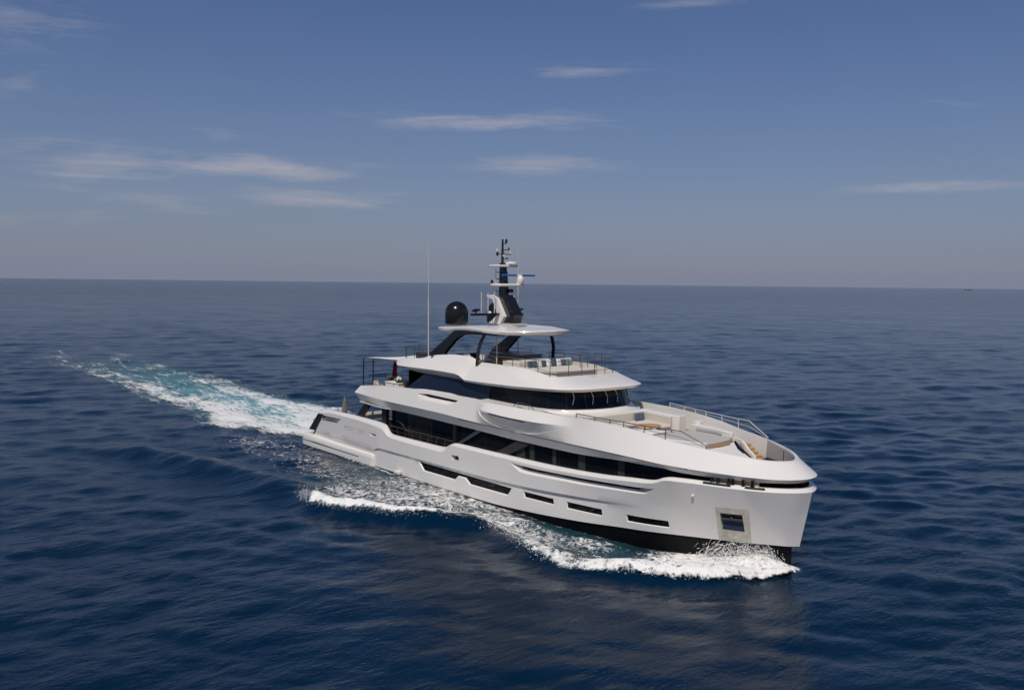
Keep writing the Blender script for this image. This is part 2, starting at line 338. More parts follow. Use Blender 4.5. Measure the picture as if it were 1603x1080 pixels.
HG=Line([(0,2.2,4.03,1.3),(6,6,4.1,1.35),(11.9,11.9,4.15,1.2),(12.9,12.9,4.15,1.39),(20,20,4.18,1.44),(26,26,4.2,1.49),(30,30,4.16,1.62),(34,34,4.06,1.86),(38.5,38.24,3.86,2.22),(42,41.89,2.93,2.62),(44,43.92,2.13,2.8),(45.5,45.12,1.55,2.83),(46.5,45.82,.97,2.84),(47.3,46.22,0,2.85)])
HU=Line([(0,2.3,4.05,1.42),(6,6,4.15,1.45),(11.9,11.9,4.2,1.3),(12.9,12.9,4.28,1.6),(20,20,4.3,1.65),(26,26,4.32,1.72),(30,30,4.3,1.84),(34,34,4.2,2.06),(38.5,38.25,3.92,2.36),(42,41.9,2.95,2.65),(44,43.93,2.15,2.83),(45.5,45.13,1.56,2.86),(46.5,45.83,.98,2.87),(47.3,46.23,0,2.88)])
HT=Line([(0,3.0,4.08,3.05),(6,6,4.15,3.3),(9,9,4.2,3.3),(10.5,10.5,4.23,3.27),(12.8,12.8,4.25,3.14),(13.3,13.3,4.25,3.08),(14.2,14.2,4.27,2.66),(14.8,14.8,4.28,2.59),(17,17,4.3,2.57),(20.9,20.9,4.3,2.56),(21.35,21.35,4.3,2.62),(22.1,22.1,4.3,3.06),(22.6,22.6,4.3,3.19),(26,26,4.32,3.22),(31.5,31.5,4.32,3.28),(34,34,4.3,3.37),(36.4,36.4,4.27,3.5),(38.5,38.3,4.2,3.66),(39.6,39.6,4.12,3.78),(40.0,40.0,4.07,3.86),(40.5,40.5,4.0,4.06),(40.9,40.9,3.93,4.12),(42,41.95,3.55,4.13),(44,43.95,2.78,4.11),(45.5,45.22,1.98,4.08),(46.5,46.05,1.08,4.06),(47.0,46.4,.42,4.05),(47.3,46.5,0,4.05)])
def off(l,dy,dz,dx=0,s=1.0):
    r=[]
    for u,x,y,z in zip(l.u,l.x,l.y,l.z):
        r.append((u,x+dx-(abs(dy)*.9 if u>46.9 else abs(dy)*.7 if u>46 else abs(dy)*.45 if u>45 else 0),max(y+dy,0) if u<47.25 else 0,z+dz))
    return Line(r)
O0=Line([(9,9.15,3.75,4.88),(13.2,13.2,4.15,4.76),(14.3,14.3,3.95,4.66),(20,20,3.98,4.6),(25,25,4.0,4.53),(29,29,4.04,4.46),(33.5,33.5,4.08,4.47),(37,37,4.02,4.6),(39,38.8,3.9,4.68),(40.2,40,3.78,4.68),(41,40.8,3.66,4.58),(42,41.7,3.45,4.55),(44,43.55,2.7,4.52),(45.5,44.65,2.08,4.48),(46.5,45.5,1.28,4.47),(47.0,45.98,.55,4.46),(47.3,46.1,0,4.46)])
O1=Line([(9,8.7,3.95,5.36),(12,12,4.2,5.3),(14.2,14.2,4.28,5.26),(20,20,4.33,5.24),(24,24,4.35,5.14),(29,29,4.36,5.05),(34,34,4.34,5.03),(37,37,4.28,5.0),(38.5,38.4,4.2,4.97),(40.2,40.05,4.05,4.9),(42,41.8,3.65,4.85),(44,43.7,2.88,4.78),(45.5,44.85,2.24,4.73),(46.5,45.8,1.42,4.70),(47.0,46.32,.6,4.70),(47.3,46.42,0,4.70)])
O2=Line([(9,9.2,3.7,5.9),(12.3,12.3,3.98,6.2),(14.8,14.8,4.0,6.35),(18.3,18.3,4.0,6.48),(24.3,24.3,4.02,6.53),(25.1,25.15,4.06,6.5),(26,26.1,4.24,6.49),(28,28.2,4.28,6.50),(31,31.15,4.27,6.50),(33,33.05,4.14,6.48),(34,34,4.07,6.47),(36,36,3.76,6.41),(38.2,38.2,3.42,6.23),(40.2,39.9,3.15,5.98),(42,41.7,2.74,5.8),(44,43.8,1.95,5.57),(45.5,44.75,1.3,5.45),(46.5,45.2,.72,5.41),(47.0,45.38,.33,5.4),(47.3,45.42,0,5.4)])

_k=sorted(set(O2.u)|{24.9,25.3,25.8,26.6,27.4,30,32,33.5})
_a=O1.at(np.array(_k));_b=O2.at(np.array(_k));_c=_a+(_b-_a)*.63
OM=Line([(u,c[0]+(.1 if 26<u<33 else 0),c[1]+float(np.interp(u,[24.9,25.3,25.8,26.6,28,31,33,34],[0,.14,.36,.50,.54,.50,.2,0])) if u<47.2 else 0,c[2]) for u,c in zip(_k,_c)])

def _blend(L,u_from=38.5):   # forward of u_from the topsides are ruled straight from boot line to bulwark
    for i,u in enumerate(L.u):
        if u<u_from: continue
        b=HB.at(np.array([u]))[0];t=HT.at(np.array([u]))[0];f=(L.z[i]-b[2])/(t[2]-b[2])
        L.x[i]=b[0]+f*(t[0]-b[0]); L.y[i]=b[1]+f*(t[1]-b[1])
_blend(HU); _blend(HG,42)

# ------------------------------------------------------------------ foam
def foam_mat(name,white=.82,sx=.35,sy=1.0,FS=1.3,NA=.8,N3=1.3,OP=1.0,BP=.5):
    ma=bpy.data.materials.new(name); ma.use_nodes=True; t=ma.node_tree; t.nodes.clear()
    o=N(t,'ShaderNodeOutputMaterial'); geo=N(t,'ShaderNodeNewGeometry')
    af=N(t,'ShaderNodeAttribute',attribute_name='foam'); at=N(t,'ShaderNodeAttribute',attribute_name='turq')
    def nz(scale,det,stx,sty,dist=0,rough=.6):
        mp=N(t,'ShaderNodeMapping'); mp.inputs['Scale'].default_value=(stx,sty,.3); t.links.new(geo.outputs['Position'],mp.inputs[0])
        n=N(t,'ShaderNodeTexNoise'); n.inputs['Scale'].default_value=scale; n.inputs['Detail'].default_value=det; n.inputs['Distortion'].default_value=dist; n.inputs['Roughness'].default_value=rough
        t.links.new(mp.outputs[0],n.inputs[0]); return n.outputs[0]
    n1=nz(FS,10,sx,sy,.8,.68); n2=nz(2.6,5,sx*1.2,sy,.5,.6); 
    ridge=M(t,'SUBTRACT',1,M(t,'ABSOLUTE',M(t,'MULTIPLY',M(t,'SUBTRACT',n2,.5),5.5)),clamp=True)
    n3=nz(9,6,.8,1,.3,.7); pat=M(t,'ADD',M(t,'MULTIPLY',M(t,'SUBTRACT',n3,.5),N3),M(t,'ADD',M(t,'MULTIPLY',M(t,'SUBTRACT',n1,.5),2.2),M(t,'MULTIPLY',M(t,'SUBTRACT',ridge,.35),.5)))
    fo=M(t,'MULTIPLY',M(t,'ADD',M(t,'SUBTRACT',af.outputs['Fac'],.5),M(t,'MULTIPLY',pat,NA)),2.1,clamp=True); fo=M(t,'MULTIPLY',fo,OP)
    fo=M(t,'MULTIPLY',fo,M(t,'MULTIPLY',af.outputs['Fac'],6,clamp=True))
    tq=M(t,'MULTIPLY',at.outputs['Fac'],M(t,'ADD',.45,M(t,'MULTIPLY',nz(.35,4,sx,sy,.3),.9)),clamp=True)
    fb=N(t,'ShaderNodeBsdfPrincipled'); fb.inputs['Base Color'].default_value=(white,white*.985,white*.95,1); fb.inputs['Roughness'].default_value=.8; fb.inputs['Specular IOR Level'].default_value=.2
    fb.inputs['Subsurface Weight'].default_value=0
    bp=N(t,'ShaderNodeBump'); bp.inputs['Strength'].default_value=BP; bp.inputs['Distance'].default_value=.2; t.links.new(M(t,'ADD',n1,M(t,'MULTIPLY',nz(5,4,1,1),.35)),bp.inputs['Height']); t.links.new(bp.outputs[0],fb.inputs['Normal'])
    wb=N(t,'ShaderNodeBsdfPrincipled'); wb.inputs['Base Color'].default_value=(*(.11,.32,.36),1); wb.inputs['Roughness'].default_value=.25; wb.inputs['IOR'].default_value=1.333
    bp2=N(t,'ShaderNodeBump'); bp2.inputs['Distance'].default_value=.3; t.links.new(n2,bp2.inputs['Height']); t.links.new(bp2.outputs[0],wb.inputs['Normal'])
    tr=N(t,'ShaderNodeBsdfTransparent'); m1=N(t,'ShaderNodeMixShader'); m2=N(t,'ShaderNodeMixShader')
    t.links.new(tq,m1.inputs[0]); t.links.new(tr.outputs[0],m1.inputs[1]); t.links.new(wb.outputs[0],m1.inputs[2])
    t.links.new(fo,m2.inputs[0]); t.links.new(m1.outputs[0],m2.inputs[1]); t.links.new(fb.outputs[0],m2.inputs[2]); t.links.new(m2.outputs[0],o.inputs[0])
    return ma
def foam_sheet(name,x0,x1,y0,y1,dx,dy,fn,ma,label,cat,lift=.03,thick=.12):
    xs=np.arange(x0,x1,dx); ys=np.arange(y0,y1,dy); X,Y=np.meshgrid(xs,ys,indexing='ij')
    f,tq,hh=fn(X,Y); RC=np.hypot(X-CAM.x,Y-CAM.y); Z=sea_height(X,Y,RC*.0062)+lift+thick*f*(.3+fbm(X*1.3,Y*1.8,5,31))+hh
    q=quads_of(len(xs),len(ys)); w_=np.maximum(f,tq).ravel(); keep=w_[q].max(1)>.03; q=q[keep]
    used=np.unique(q); rem=np.full(X.size,-1); rem[used]=np.arange(len(used))
    P=np.stack([X,Y,Z],-1).reshape(-1,3)[used]
    o=big_mesh(name,P,rem[q],ma); me=o.data
    for nm,arr in (('foam',f),('turq',tq)):
        a=me.attributes.new(nm,'FLOAT','POINT'); a.data.foreach_set('value',arr.ravel()[used].astype(np.float32))
    tag(o,label,cat,kind='stuff'); return o
ss=lambda a,b,x: (lambda t:t*t*(3-2*t))(np.clip((x-a)/(b-a),0,1))
def wake(X,Y):
    top=np.interp(-X,[-2,2,10,22,36,56,82,107,125],[3.6,5.5,8.6,10.2,10,11,12.4,12.5,12]); bot=np.interp(-X,[-2,2,6,11,14,20,34,49,67,88,100,125],[-3.6,-3.4,-4.4,-6.3,-8.4,-8.6,-7.6,-7.2,-7,-7.4,-6.5,0])
    wob=(fbm(X/6,Y/6,3,5)-.5)*3.2+(fbm(X/2.2,Y/1.1,4,6)-.5)*1.6; y=Y+wob*np.clip(-X/15,0,1)
    mid=(top+bot)/2; hw=(top-bot)/2; r=(y-mid)/hw
    edge=1-ss(.5,1.2,np.abs(r)); fade=np.exp(-np.maximum(-X-4,0)/62)*(1-ss(70,121,-X))
    fbands=np.exp(-((r+.52)/.36)**2)*.95+np.exp(-((r-.55)/.36)**2)*.80+np.exp(-((r-.03)/.35)**2)*.45*np.exp(X/60)
    clump=.30+1.25*fbm(X/6,Y/1.8,5,8)
    core=np.exp(-np.maximum(-X,0)/20)*.85
    f=edge*np.clip(np.maximum((fbands+.35*np.exp(X/45))*clump*(.38+.66*fade),core*clump),0,1)*ss(-1,.5,-X)*(.5+.5*fade)
    tq=(1-ss(.55,1.05,np.abs(r)))*np.exp(-((r-.08)/.75)**2)*(1.15*np.exp(-np.maximum(-X-25,0)/50))*(1-ss(60,116,-X))*ss(-1,.5,-X)*(.5+.9*fbm(X/7,Y/2.5,3,14))
    return np.clip(f,0,1),np.clip(tq,0,.95),0
foam_sheet('wake_foam',-122,1.2,-13,16,.28,.2,wake,foam_mat('wake_foam_material',.80,.17,.75,1.0,1.0,.8,.84,.3),'long white and turquoise wake trailing behind the stern','wake foam')
CREST=[(17,-12.5),(18.6,-13.0),(20.7,-13.1),(22.5,-12.3),(24.6,-11.2),(26.4,-10.1),(28.2,-8.9),(30,-7.6)]
CREST2=[(30,-7.4),(33,-7.8),(36.4,-8.9),(39,-8.8),(41.2,-7.2),(43,-6.1),(44.4,-4.8),(45.5,-3.1),(46,-1.4)]
HBX=[-2,0,12,20,30,34,36,38,41,43,44.5,45.5]; HBY=[3.6,3.85,4.1,4.2,4.15,3.7,3.3,2.8,1.8,1.0,.5,.15]
def side(X,Y):
    hb=np.interp(X,HBX,HBY); gap=-Y-hb
    d1,fr1,s1=polydist(X,Y,CREST); d2,fr2,s2=polydist(X,Y,CREST2)
    outer=np.interp(X,[-12,-4,2,8,13,17,20,24,28,31,33,36,39,41.2,43,44.4,45.6,46.2],[9.5,12,13,12,11,11.8,13.3,11.6,9.0,7.4,7.7,9.0,9.2,7.6,6.6,5.3,3.4,.8])
    wob=(fbm(X/1.6,Y/1.6,4,41)-.5)*1.0
    inside=1-ss(-.35,.25,(-Y)-outer+wob*.6)
    # the white breaking crests
    c1=np.exp(-(np.maximum(d1-.4,0)/.7)**2)*ss(0,.05,fr1)*1.25*(1-.3*ss(.6,1,fr1)); c2=np.exp(-(np.maximum(d2-.15,0)/.85)**2)*(.75+.25*ss(.3,.6,fr2))
    out1=1-ss(.15,.6,np.where(s1<0,d1,0)+wob*.35); out2=1-ss(.25,.8,np.where(s2<0,d2,0)+wob*.35)
    crest=np.maximum(c1*out1,c2*out2)*(.86+.5*(fbm(X/.9,Y/.9,4,43)-.35))
    # white water filling the space between the second crest and the hull near the bow
    bowfill=ss(38,41.5,X)*(1-ss(-.2,.4,-Y-outer+wob))*(.95-.45*ss(.2,1.6,-gap+.9))*.95
    lace=.50*ss(12,20,X)*(1-ss(36,40,X))+.34*(1-ss(12,20,X))
    lace=lace*(.55+.9*fbm(X/2.4,Y/1.3,4,45))*(1-.75*ss(27,33,X)*(1-ss(.9,1.7,gap)))
    lace=lace*np.where(X<16,np.exp(-((-Y-np.interp(X,[-10,0,8,16],[7.5,6.8,7.2,7.6]))/3.2)**2),1)*ss(-14,-2,X)
    hullline=np.exp(-((gap-.25)/.22)**2)*.55*ss(-1,2,X)*(1-.5*ss(14,24,X)*(1-ss(34,38,X)))
    f=inside*np.maximum(np.maximum(crest,bowfill),np.maximum(lace,hullline))
    f=f*ss(-.9,-.2,gap)*(1-ss(45.9,46.4,X))
    tq=inside*(.07*np.exp(-((X-34)/6.5)**2)+.12*ss(8,14,X)*(1-ss(38,42,X)))*(.3+1.1*fbm(X/3,Y/1.6,3,47))*ss(-.5,.2,gap)
    hh=.24*crest*(fbm(X/.45,Y/.45,4,51,.65)-.25)+.18*bowfill*(fbm(X/.4,Y/.4,4,53,.65)-.2)+.5*np.exp(-((X-44.3)/1.3)**2)*np.exp(-((gap-.6)/.9)**2)*ss(-.3,.2,gap)
    return np.clip(f,0,1),np.clip(tq,0,.7),hh
foam_sheet('bow_wave_foam',-14,46.6,-17,-.05,.12,.1,side,foam_mat('bow_wave_foam_material',.84,.8,1.0,2.3,.8,.85,1.0,.45),'white breaking bow wave and lacy foam along the starboard hull','bow wave',thick=.10)
# spray thrown up under the bow: drops and short streaks of water
sp=MB(); r_=random.Random(3)
for i in range(2600):
    t0=r_.random(); x0=45.3-2.9*t0**1.2+r_.gauss(0,.15); hb=float(np.interp(x0,HBX,HBY)); y0=-hb-.1-abs(r_.gauss(0,.25))
    up=abs(r_.gauss(.75,.45))*(.5+.9*math.exp(-((x0-43.8)/1.1)**2)); ot=abs(r_.gauss(.8,.5)); bk=r_.gauss(-.7,.35)
    s=r_.random()*1.0; L=.05+.16*r_.random()
    def pos(s): return (x0+bk*s, y0-ot*s*1.1, .15+4*up*s*(1-s)*.72+.1*(1-s))
    a,b=pos(s),pos(min(s+L,1.05)); rad=.006+.014*r_.random()**2
    if r_.random()<.55: sp.tube([a,b],rad,3,r2=rad*.3)
    else:
        rr_=.010+.026*r_.random()**3; sp.add([(a[0]+dx*rr_,a[1]+dy*rr_,a[2]+dz*rr_) for dx,dy,dz in ((1,0,0),(-1,0,0),(0,1,0),(0,-1,0),(0,0,1),(0,0,-1))],[(0,2,4),(2,1,4),(1,3,4),(3,0,4),(2,0,5),(1,2,5),(3,1,5),(0,3,5)])
for i in range(5200): # flecks torn off the bow wave further aft
    if i%2: x0=r_.uniform(30,45.4); y0=-float(np.interp(x0,[30,33,36.4,39,41.2,43,44.4,45.5],[7.4,7.8,8.9,8.8,7.2,6.1,4.8,3.0]))+r_.gauss(.1,.33)
    else: x0=r_.uniform(17,30); y0=-float(np.interp(x0,[17,18.6,20.7,22.5,24.6,26.4,28.2,30],[12.5,13.0,13.1,12.3,11.2,10.1,8.9,7.6]))+r_.gauss(.1,.28)
    z0=.18+abs(r_.gauss(0,.22)); rr_=.010+.022*r_.random()**3
    sp.add([(x0+dx*rr_,y0+dy*rr_,z0+dz*rr_) for dx,dy,dz in ((1,0,0),(-1,0,0),(0,1,0),(0,-1,0),(0,0,1),(0,0,-1))],[(0,2,4),(2,1,4),(1,3,4),(3,0,4),(2,0,5),(1,2,5),(3,1,5),(0,3,5)])
o=sp.build('bow_spray',mat('spray_white',(.82,.82,.80),.5),weld=False,smooth=False); tag(o,'fine white spray and drops thrown up at the stem','spray',kind='stuff')

# ------------------------------------------------------------------ distant ship on the horizon
ship=empty('distant_ship',(-2650.3,6193.8,0),math.radians(50)); ship.scale=(.7,.7,.75); tag(ship,'tiny dark ship far away on the horizon at the right','ship')
GREYS=mat('far_hull_dark',(.05,.055,.065),.6); GREYL=mat('far_house_grey',(.3,.31,.33),.6)
b=MB(); b.v=[];st=[(-34,6,5.6),(-20,7,5),(10,7,5),(26,5,5.6),(38,.3,7.2)]
P_=[]
for k,(zz,sc) in enumerate(((-1,.8),(2,.95),(5,1))):
    P_.append([(x,-w*sc,zz if zz<5 else h) for x,w,h in st]+[(x,w*sc,zz if zz<5 else h) for x,w,h in st[::-1]])
b.grid(P_); n=len(P_[0]); b.f.append(tuple(2*n+i for i in range(n))); b.f+= [(k*n+n-1,k*n,(k+1)*n,(k+1)*n+n-1) for k in range(2)]
b.build('hull',GREYS,ship,smooth=False)
b=MB().box(-31,-17,-5,5,5,13).box(-30,-20,-6,6,13,15.5); b.build('superstructure',GREYL,ship,smooth=False)
b=MB().tube([(-24,0,15),(-24,0,22)],1.4,8); b.build('funnel',GREYS,ship)
MB().tube([(8,0,4),(8,0,20)],.5,6).build('mast',GREYS,ship); MB().tube([(27,0,4),(27,0,17)],.5,6).build('mast',GREYS,ship)

# ------------------------------------------------------------------ lofted surfaces with openings
def densify(poly,step=.18):
    out=[];n=len(poly)
    for i in range(n):
        a=np.array(poly[i],float);b=np.array(poly[(i+1)%n],float);k=max(1,int(math.ceil(np.hypot(*(b-a))/step)))
        out+= [tuple(a+(b-a)*j/k) for j in range(k)]
    return out
def densify2(p,q,step=.18):
    o1=[];o2=[];n=len(p)
    for i in range(n):
        a=np.array(p[i],float);b=np.array(p[(i+1)%n],float);c=np.array(q[i],float);d=np.array(q[(i+1)%n],float)
        k=max(1,int(math.ceil(max(np.hypot(*(b-a)),np.hypot(*(d-c)))/step)))
        for j in range(k): o1.append(tuple(a+(b-a)*j/k)); o2.append(tuple(c+(d-c)*j/k))
    return o1,o2
class Skin:
    def __init__(s,lines,u0,u1):
        s.L=lines;s.u0=u0;s.u1=u1;s.n=len(lines)-1
        s.U=np.linspace(u0,u1,1400);s.V=np.linspace(0,s.n,60*s.n+1)
        s.G=np.stack([S(lines,s.U,np.full(len(s.U),v)) for v in s.V])
    def p(s,u,v):
        u=np.atleast_1d(np.asarray(u,float));v=np.atleast_1d(np.asarray(v,float)); return S(s.L,np.clip(u,s.u0,s.u1),np.clip(v,0,s.n))
    def inv(s,x,z):
        d=(s.G[...,0]-x)**2+(s.G[...,2]-z)**2; i,j=np.unravel_index(d.argmin(),d.shape); u,v=s.U[j],s.V[i]
        for _ in range(3):
            e=1e-3; P0=s.p(u,v)[0];Pu=s.p(u+e,v)[0];Pv=s.p(u,min(v+e,s.n) if v+e<=s.n else v-e)[0]; sg=1 if v+e<=s.n else -1
            J=np.array([[(Pu[0]-P0[0])/e,(Pv[0]-P0[0])/(e*sg)],[(Pu[2]-P0[2])/e,(Pv[2]-P0[2])/(e*sg)]])
            try: du=np.linalg.solve(J,[x-P0[0],z-P0[2]])
            except Exception: break
            if abs(du[0])>.3 or abs(du[1])>.3: break
            u+=du[0];v=float(np.clip(v+du[1],0,s.n))
        return u,v
    def at(s,x,z,out=0.0):
        u,v=s.inv(x,z); P=s.p(u,v)[0]; return (x,-(P[1]+out),z)
def inpoly(x,y,poly):
    c=False;n=len(poly)
    for i in range(n):
        x1,y1=poly[i];x2,y2=poly[(i+1)%n]
        if (y1>y)!=(y2>y) and x<(x2-x1)*(y-y1)/(y2-y1)+x1: c=not c
    return c
def pdist(x,y,poly):
    b=9e9;n=len(poly)
    for i in range(n):
        ax,ay=poly[i];bx,by=poly[(i+1)%n];dx,dy=bx-ax,by-ay;L=dx*dx+dy*dy+1e-12;t=min(1,max(0,((x-ax)*dx+(y-ay)*dy)/L));b=min(b,math.hypot(x-ax-t*dx,y-ay-t*dy))
    return b
def cdt_fill(poly,step=.2):
    pts=[Vector(p) for p in poly];n=len(poly);xs=[p[0] for p in poly];ys=[p[1] for p in poly]
    x=min(xs)+step/2
    while x<max(xs):
        y=min(ys)+step/3
        while y<max(ys):
            if inpoly(x,y,poly) and pdist(x,y,poly)>.05: pts.append(Vector((x,y)))
            y+=step
        x+=step
    v,e,f,*_=delaunay_2d_cdt(pts,[],[list(range(n))],1,1e-6)
    return [tuple(p) for p in v],[tuple(q) for q in f]
def skin_mesh(sk,du=.3,sub=3,holes=()):
    """starboard surface of a skin, with openings. hole: dict(poly,inner,depth) in (x,z). returns MB and list of fills"""
    loops=[];res=[];mb=MB()
    for h in holes:
        po,pi=densify2(h['poly'],h.get('inner',h['poly'])); uv=[sk.inv(*p) for p in po]
        loops.append(uv)
        A=sk.p([q[0] for q in uv],[q[1] for q in uv]); uvi=[sk.inv(*p) for p in pi]; B=sk.p([q[0] for q in uvi],[q[1] for q in uvi])
        dep=h['depth']; dd=np.array([dep(*p) if callable(dep) else dep for p in pi])
        A3=[(a[0],-a[1],a[2]) for a in A]; B3=[(b[0],-(b[1]-d),b[2]) for b,d in zip(B,dd)]
        n=len(A3); mb.add(A3+B3,[(i,(i+1)%n,n+(i+1)%n,n+i) for i in range(n)])
        fv,ff=cdt_fill(pi,h.get('step',.3)); F3=[]
        for x,z in fv:
            u,v=sk.inv(x,z);b=sk.p(u,v)[0];d=dep(x,z) if callable(dep) else dep; F3.append((x,-(b[1]-d),z))
        res.append((F3,ff))
    nu=int(math.ceil((sk.u1-sk.u0)/du)); us=np.linspace(sk.u0,sk.u1,nu+1)
    if not loops:
        P=np.stack([sk.p(us,np.full(nu+1,v)) for v in np.linspace(0,sk.n,sk.n*sub+1)]); P[...,1]*=-1; mb.grid(P); return mb,res
    pts=[];edges=[];bbs=[(min(q[0] for q in l)-.1,max(q[0] for q in l)+.1,min(q[1] for q in l)-.1,max(q[1] for q in l)+.1) for l in loops]
    for v in np.linspace(0,sk.n,sk.n*sub+1):
        prev=None
        for u in us:
            bad=False
            for l,bb in zip(loops,bbs):
                if bb[0]<u<bb[1] and bb[2]<v<bb[3] and (inpoly(u,v,l) or pdist(u,v,l)<.035): bad=True
            if bad: prev=None;continue
            pts.append(Vector((u,v)))
            if prev is not None and abs(v-round(v))<1e-6: edges.append((prev,len(pts)-1))
            prev=len(pts)-1
    for l in loops:
        o=len(pts);n=len(l); pts+=[Vector(q) for q in l]; edges+=[(o+i,o+(i+1)%n) for i in range(n)]
    v2,e2,f2,*_=delaunay_2d_cdt(pts,edges,[],0,1e-7)
    fs=[]
    for f in f2:
        cx=sum(v2[i][0] for i in f)/len(f);cy=sum(v2[i][1] for i in f)/len(f)
        if any(bb[0]<cx<bb[1] and bb[2]<cy<bb[3] and inpoly(cx,cy,l) for l,bb in zip(loops,bbs)): continue
        fs.append(tuple(f))
    P=sk.p([q[0] for q in v2],[q[1] for q in v2]); mb.add([(a[0],-a[1],a[2]) for a in P],fs)
    return mb,res
def strip(sk,poly,out=.006,thick=.02,step=.3):
    """a thin plate lying on a skin, outline in (x,z)"""
    po=densify(poly,step); fv,ff=cdt_fill(po,step); mb=MB()
    T=[sk.at(x,z,out) for x,z in fv]; mb.add(T,ff); n=len(po)
    a=[sk.at(x,z,out) for x,z in po];b=[(p[0],p[1]+thick,p[2]) for p in a]; mb.add(a+b,[(i,(i+1)%n,n+(i+1)%n,n+i) for i in range(n)]); return mb
def lrow(line,us,side=-1,dy=0):
    P=line.at(np.asarray(us,float)); P=P.copy(); P[:,1]=side*np.maximum(P[:,1]+dy,0); return P
def pair(mb,name,ma):
    mb.build(name,ma,yacht,smooth=False); p=MB(); p.add([(x,-y,z) for x,y,z in mb.v],[f[::-1] for f in mb.f]); p.build(name,ma,yacht,smooth=False)
yacht=empty('motor_yacht',(0,0,0)); tag(yacht,'large white motor yacht with black windows under way to the right on open blue sea','motor yacht')
us=np.linspace(0,47.3,200)
# ---- hull
HT2=Line([(0,3.49,3.88,3.42),(6,6,3.98,3.5),(9,9,4.02,3.54),(10.5,10.5,4.05,3.53),(12.8,12.8,4.06,3.49),(13.4,13.4,4.06,3.42),(14.2,14.2,4.08,2.88),(14.8,14.8,4.1,2.83),(17,17,4.1,2.84),(20.9,20.9,4.1,2.88),(21.35,21.35,4.1,2.93),(22.1,22.1,4.1,3.25),(22.6,22.6,4.1,3.37),(26,26,4.12,3.4),(31.5,31.5,4.12,3.47),(34,34,4.1,3.54),(36.4,36.4,4.07,3.67),(38.5,38.3,4.0,3.83),(39.6,39.6,3.92,3.93),(40.0,39.95,3.87,4.0),(40.5,40.45,3.8,4.2),(40.9,40.85,3.73,4.27),(42,41.85,3.36,4.28),(44,43.83,2.6,4.27),(45.5,45.05,1.88,4.25),(46.5,45.82,1.12,4.23),(47.0,46.22,.42,4.22),(47.3,46.3,0,4.22)])
HT3=Line([(r[0],r[1]-(.0 if r[0]<45 else .15*(r[0]-45)/2.3),max(r[2]-.16,0) if r[0]<47.2 else 0,r[3]+.0) for r in zip(HT2.u,HT2.x,HT2.y,HT2.z)])
def floorz(u): return np.interp(u,[0,22,22.5,39.5,40.5,48],[2.3,2.3,3.15,3.3,3.55,3.6])
HT4=Line([(a,b,c,float(floorz(a))) for a,b,c,d in zip(HT3.u,HT3.x,HT3.y,HT3.z)])
hullsk=Skin([HB,HG,HU,HT],0,47.3)
WIN=[[(18.16,1.46),(18.84,.86),(22.55,.88),(22.95,1.19),(23.74,1.21),(24.26,.88),(28.16,.92),(28.58,1.47)],
 [(29.64,1.49),(29.77,1.12),(32.38,1.17),(32.32,1.54)],[(33.38,1.59),(33.44,1.19),(36.14,1.28),(36.11,1.68)],[(37.77,1.73),(37.81,1.33),(40.23,1.40),(40.25,1.80)]]
def shrink(poly,l,r,b,t):
    cx=sum(p[0] for p in poly)/len(poly);cz=sum(p[1] for p in poly)/len(poly)
    return [(x+(l if x<cx else -r)*min(1,abs(x-cx)/1.2+.2),z+(b if z<cz else -t)) for x,z in poly]
holes=[dict(poly=WIN[0],inner=[(18.24,1.44),(18.88,.92),(22.51,.94),(22.92,1.25),(23.78,1.27),(24.32,.94),(28.12,.98),(28.52,1.45)],depth=.08)]
holes+=[dict(poly=w_,inner=shrink(w_,.03,.03,.04,.01),depth=.07) for w_ in WIN[1:]]
SLO=[(28.46,3.10),(29.45,2.66),(30.07,2.63),(34.70,2.84),(38.95,3.10),(39.28,3.15),(39.88,3.52),(38.66,3.42),(34.71,3.21),(31.05,3.08),(29.31,3.07)]
SLI=[(29.0,3.06),(29.62,2.86),(30.1,2.84),(34.70,3.02),(38.9,3.24),(39.15,3.28),(39.6,3.49),(38.6,3.41),(34.7,3.20),(31.05,3.075),(29.4,3.06)]
holes.append(dict(poly=SLO,inner=SLI,depth=.26))
ANC=[(42.99,2.70),(44.0,2.73),(43.9,1.80),(42.9,1.80)]
holes.append(dict(poly=ANC,depth=.14))
AMI=[(22.36,2.585),(23.08,2.60),(23.17,2.56),(23.20,2.36),(23.12,2.285),(22.42,2.27),(22.34,2.32),(22.30,2.52)]
holes.append(dict(poly=AMI,depth=.35))
AFTP=[(11.30,2.55),(12.46,2.56),(12.46,2.36),(11.75,2.36)]
holes.append(dict(poly=AFTP,inner=[(11.5,2.54),(12.42,2.54),(12.42,2.42),(11.85,2.42)],depth=.25))
AOP=[(3.62,2.93),(6.85,3.02),(6.22,2.56),(3.30,2.46)]
holes.append(dict(poly=AOP,depth=.30))
hm,fills=skin_mesh(hullsk,.3,4,holes)
for a,b in ((HT,HT2),(HT2,HT3),(HT3,HT4)): hm.grid([lrow(a,us),lrow(b,us)])
hm.add([(.8,-4.0,.12),(2.3,-4.04,1.4),(3.0,-4.08,3.05),(3.49,-3.88,3.42),(3.49,-3.72,3.42),(3.49,-3.72,2.3),(1.2,-3.72,.12)],[(0,1,2,3,4,5,6)])
hm.mirror()
hm.grid([[(2.2,-3.9,2.3),(2.2,3.9,2.3)],[(1.0,-3.9,.1),(1.0,3.9,.1)]])
hull=hm.build('hull',HULLW,yacht,sharp=24)
fill_spec=[('hull_window',GLASS)]*4+[('hull_slot_window',GLASS),('anchor_recess',GLASS),('fairlead_opening',FADED),('fairlead_opening',FADED),None]
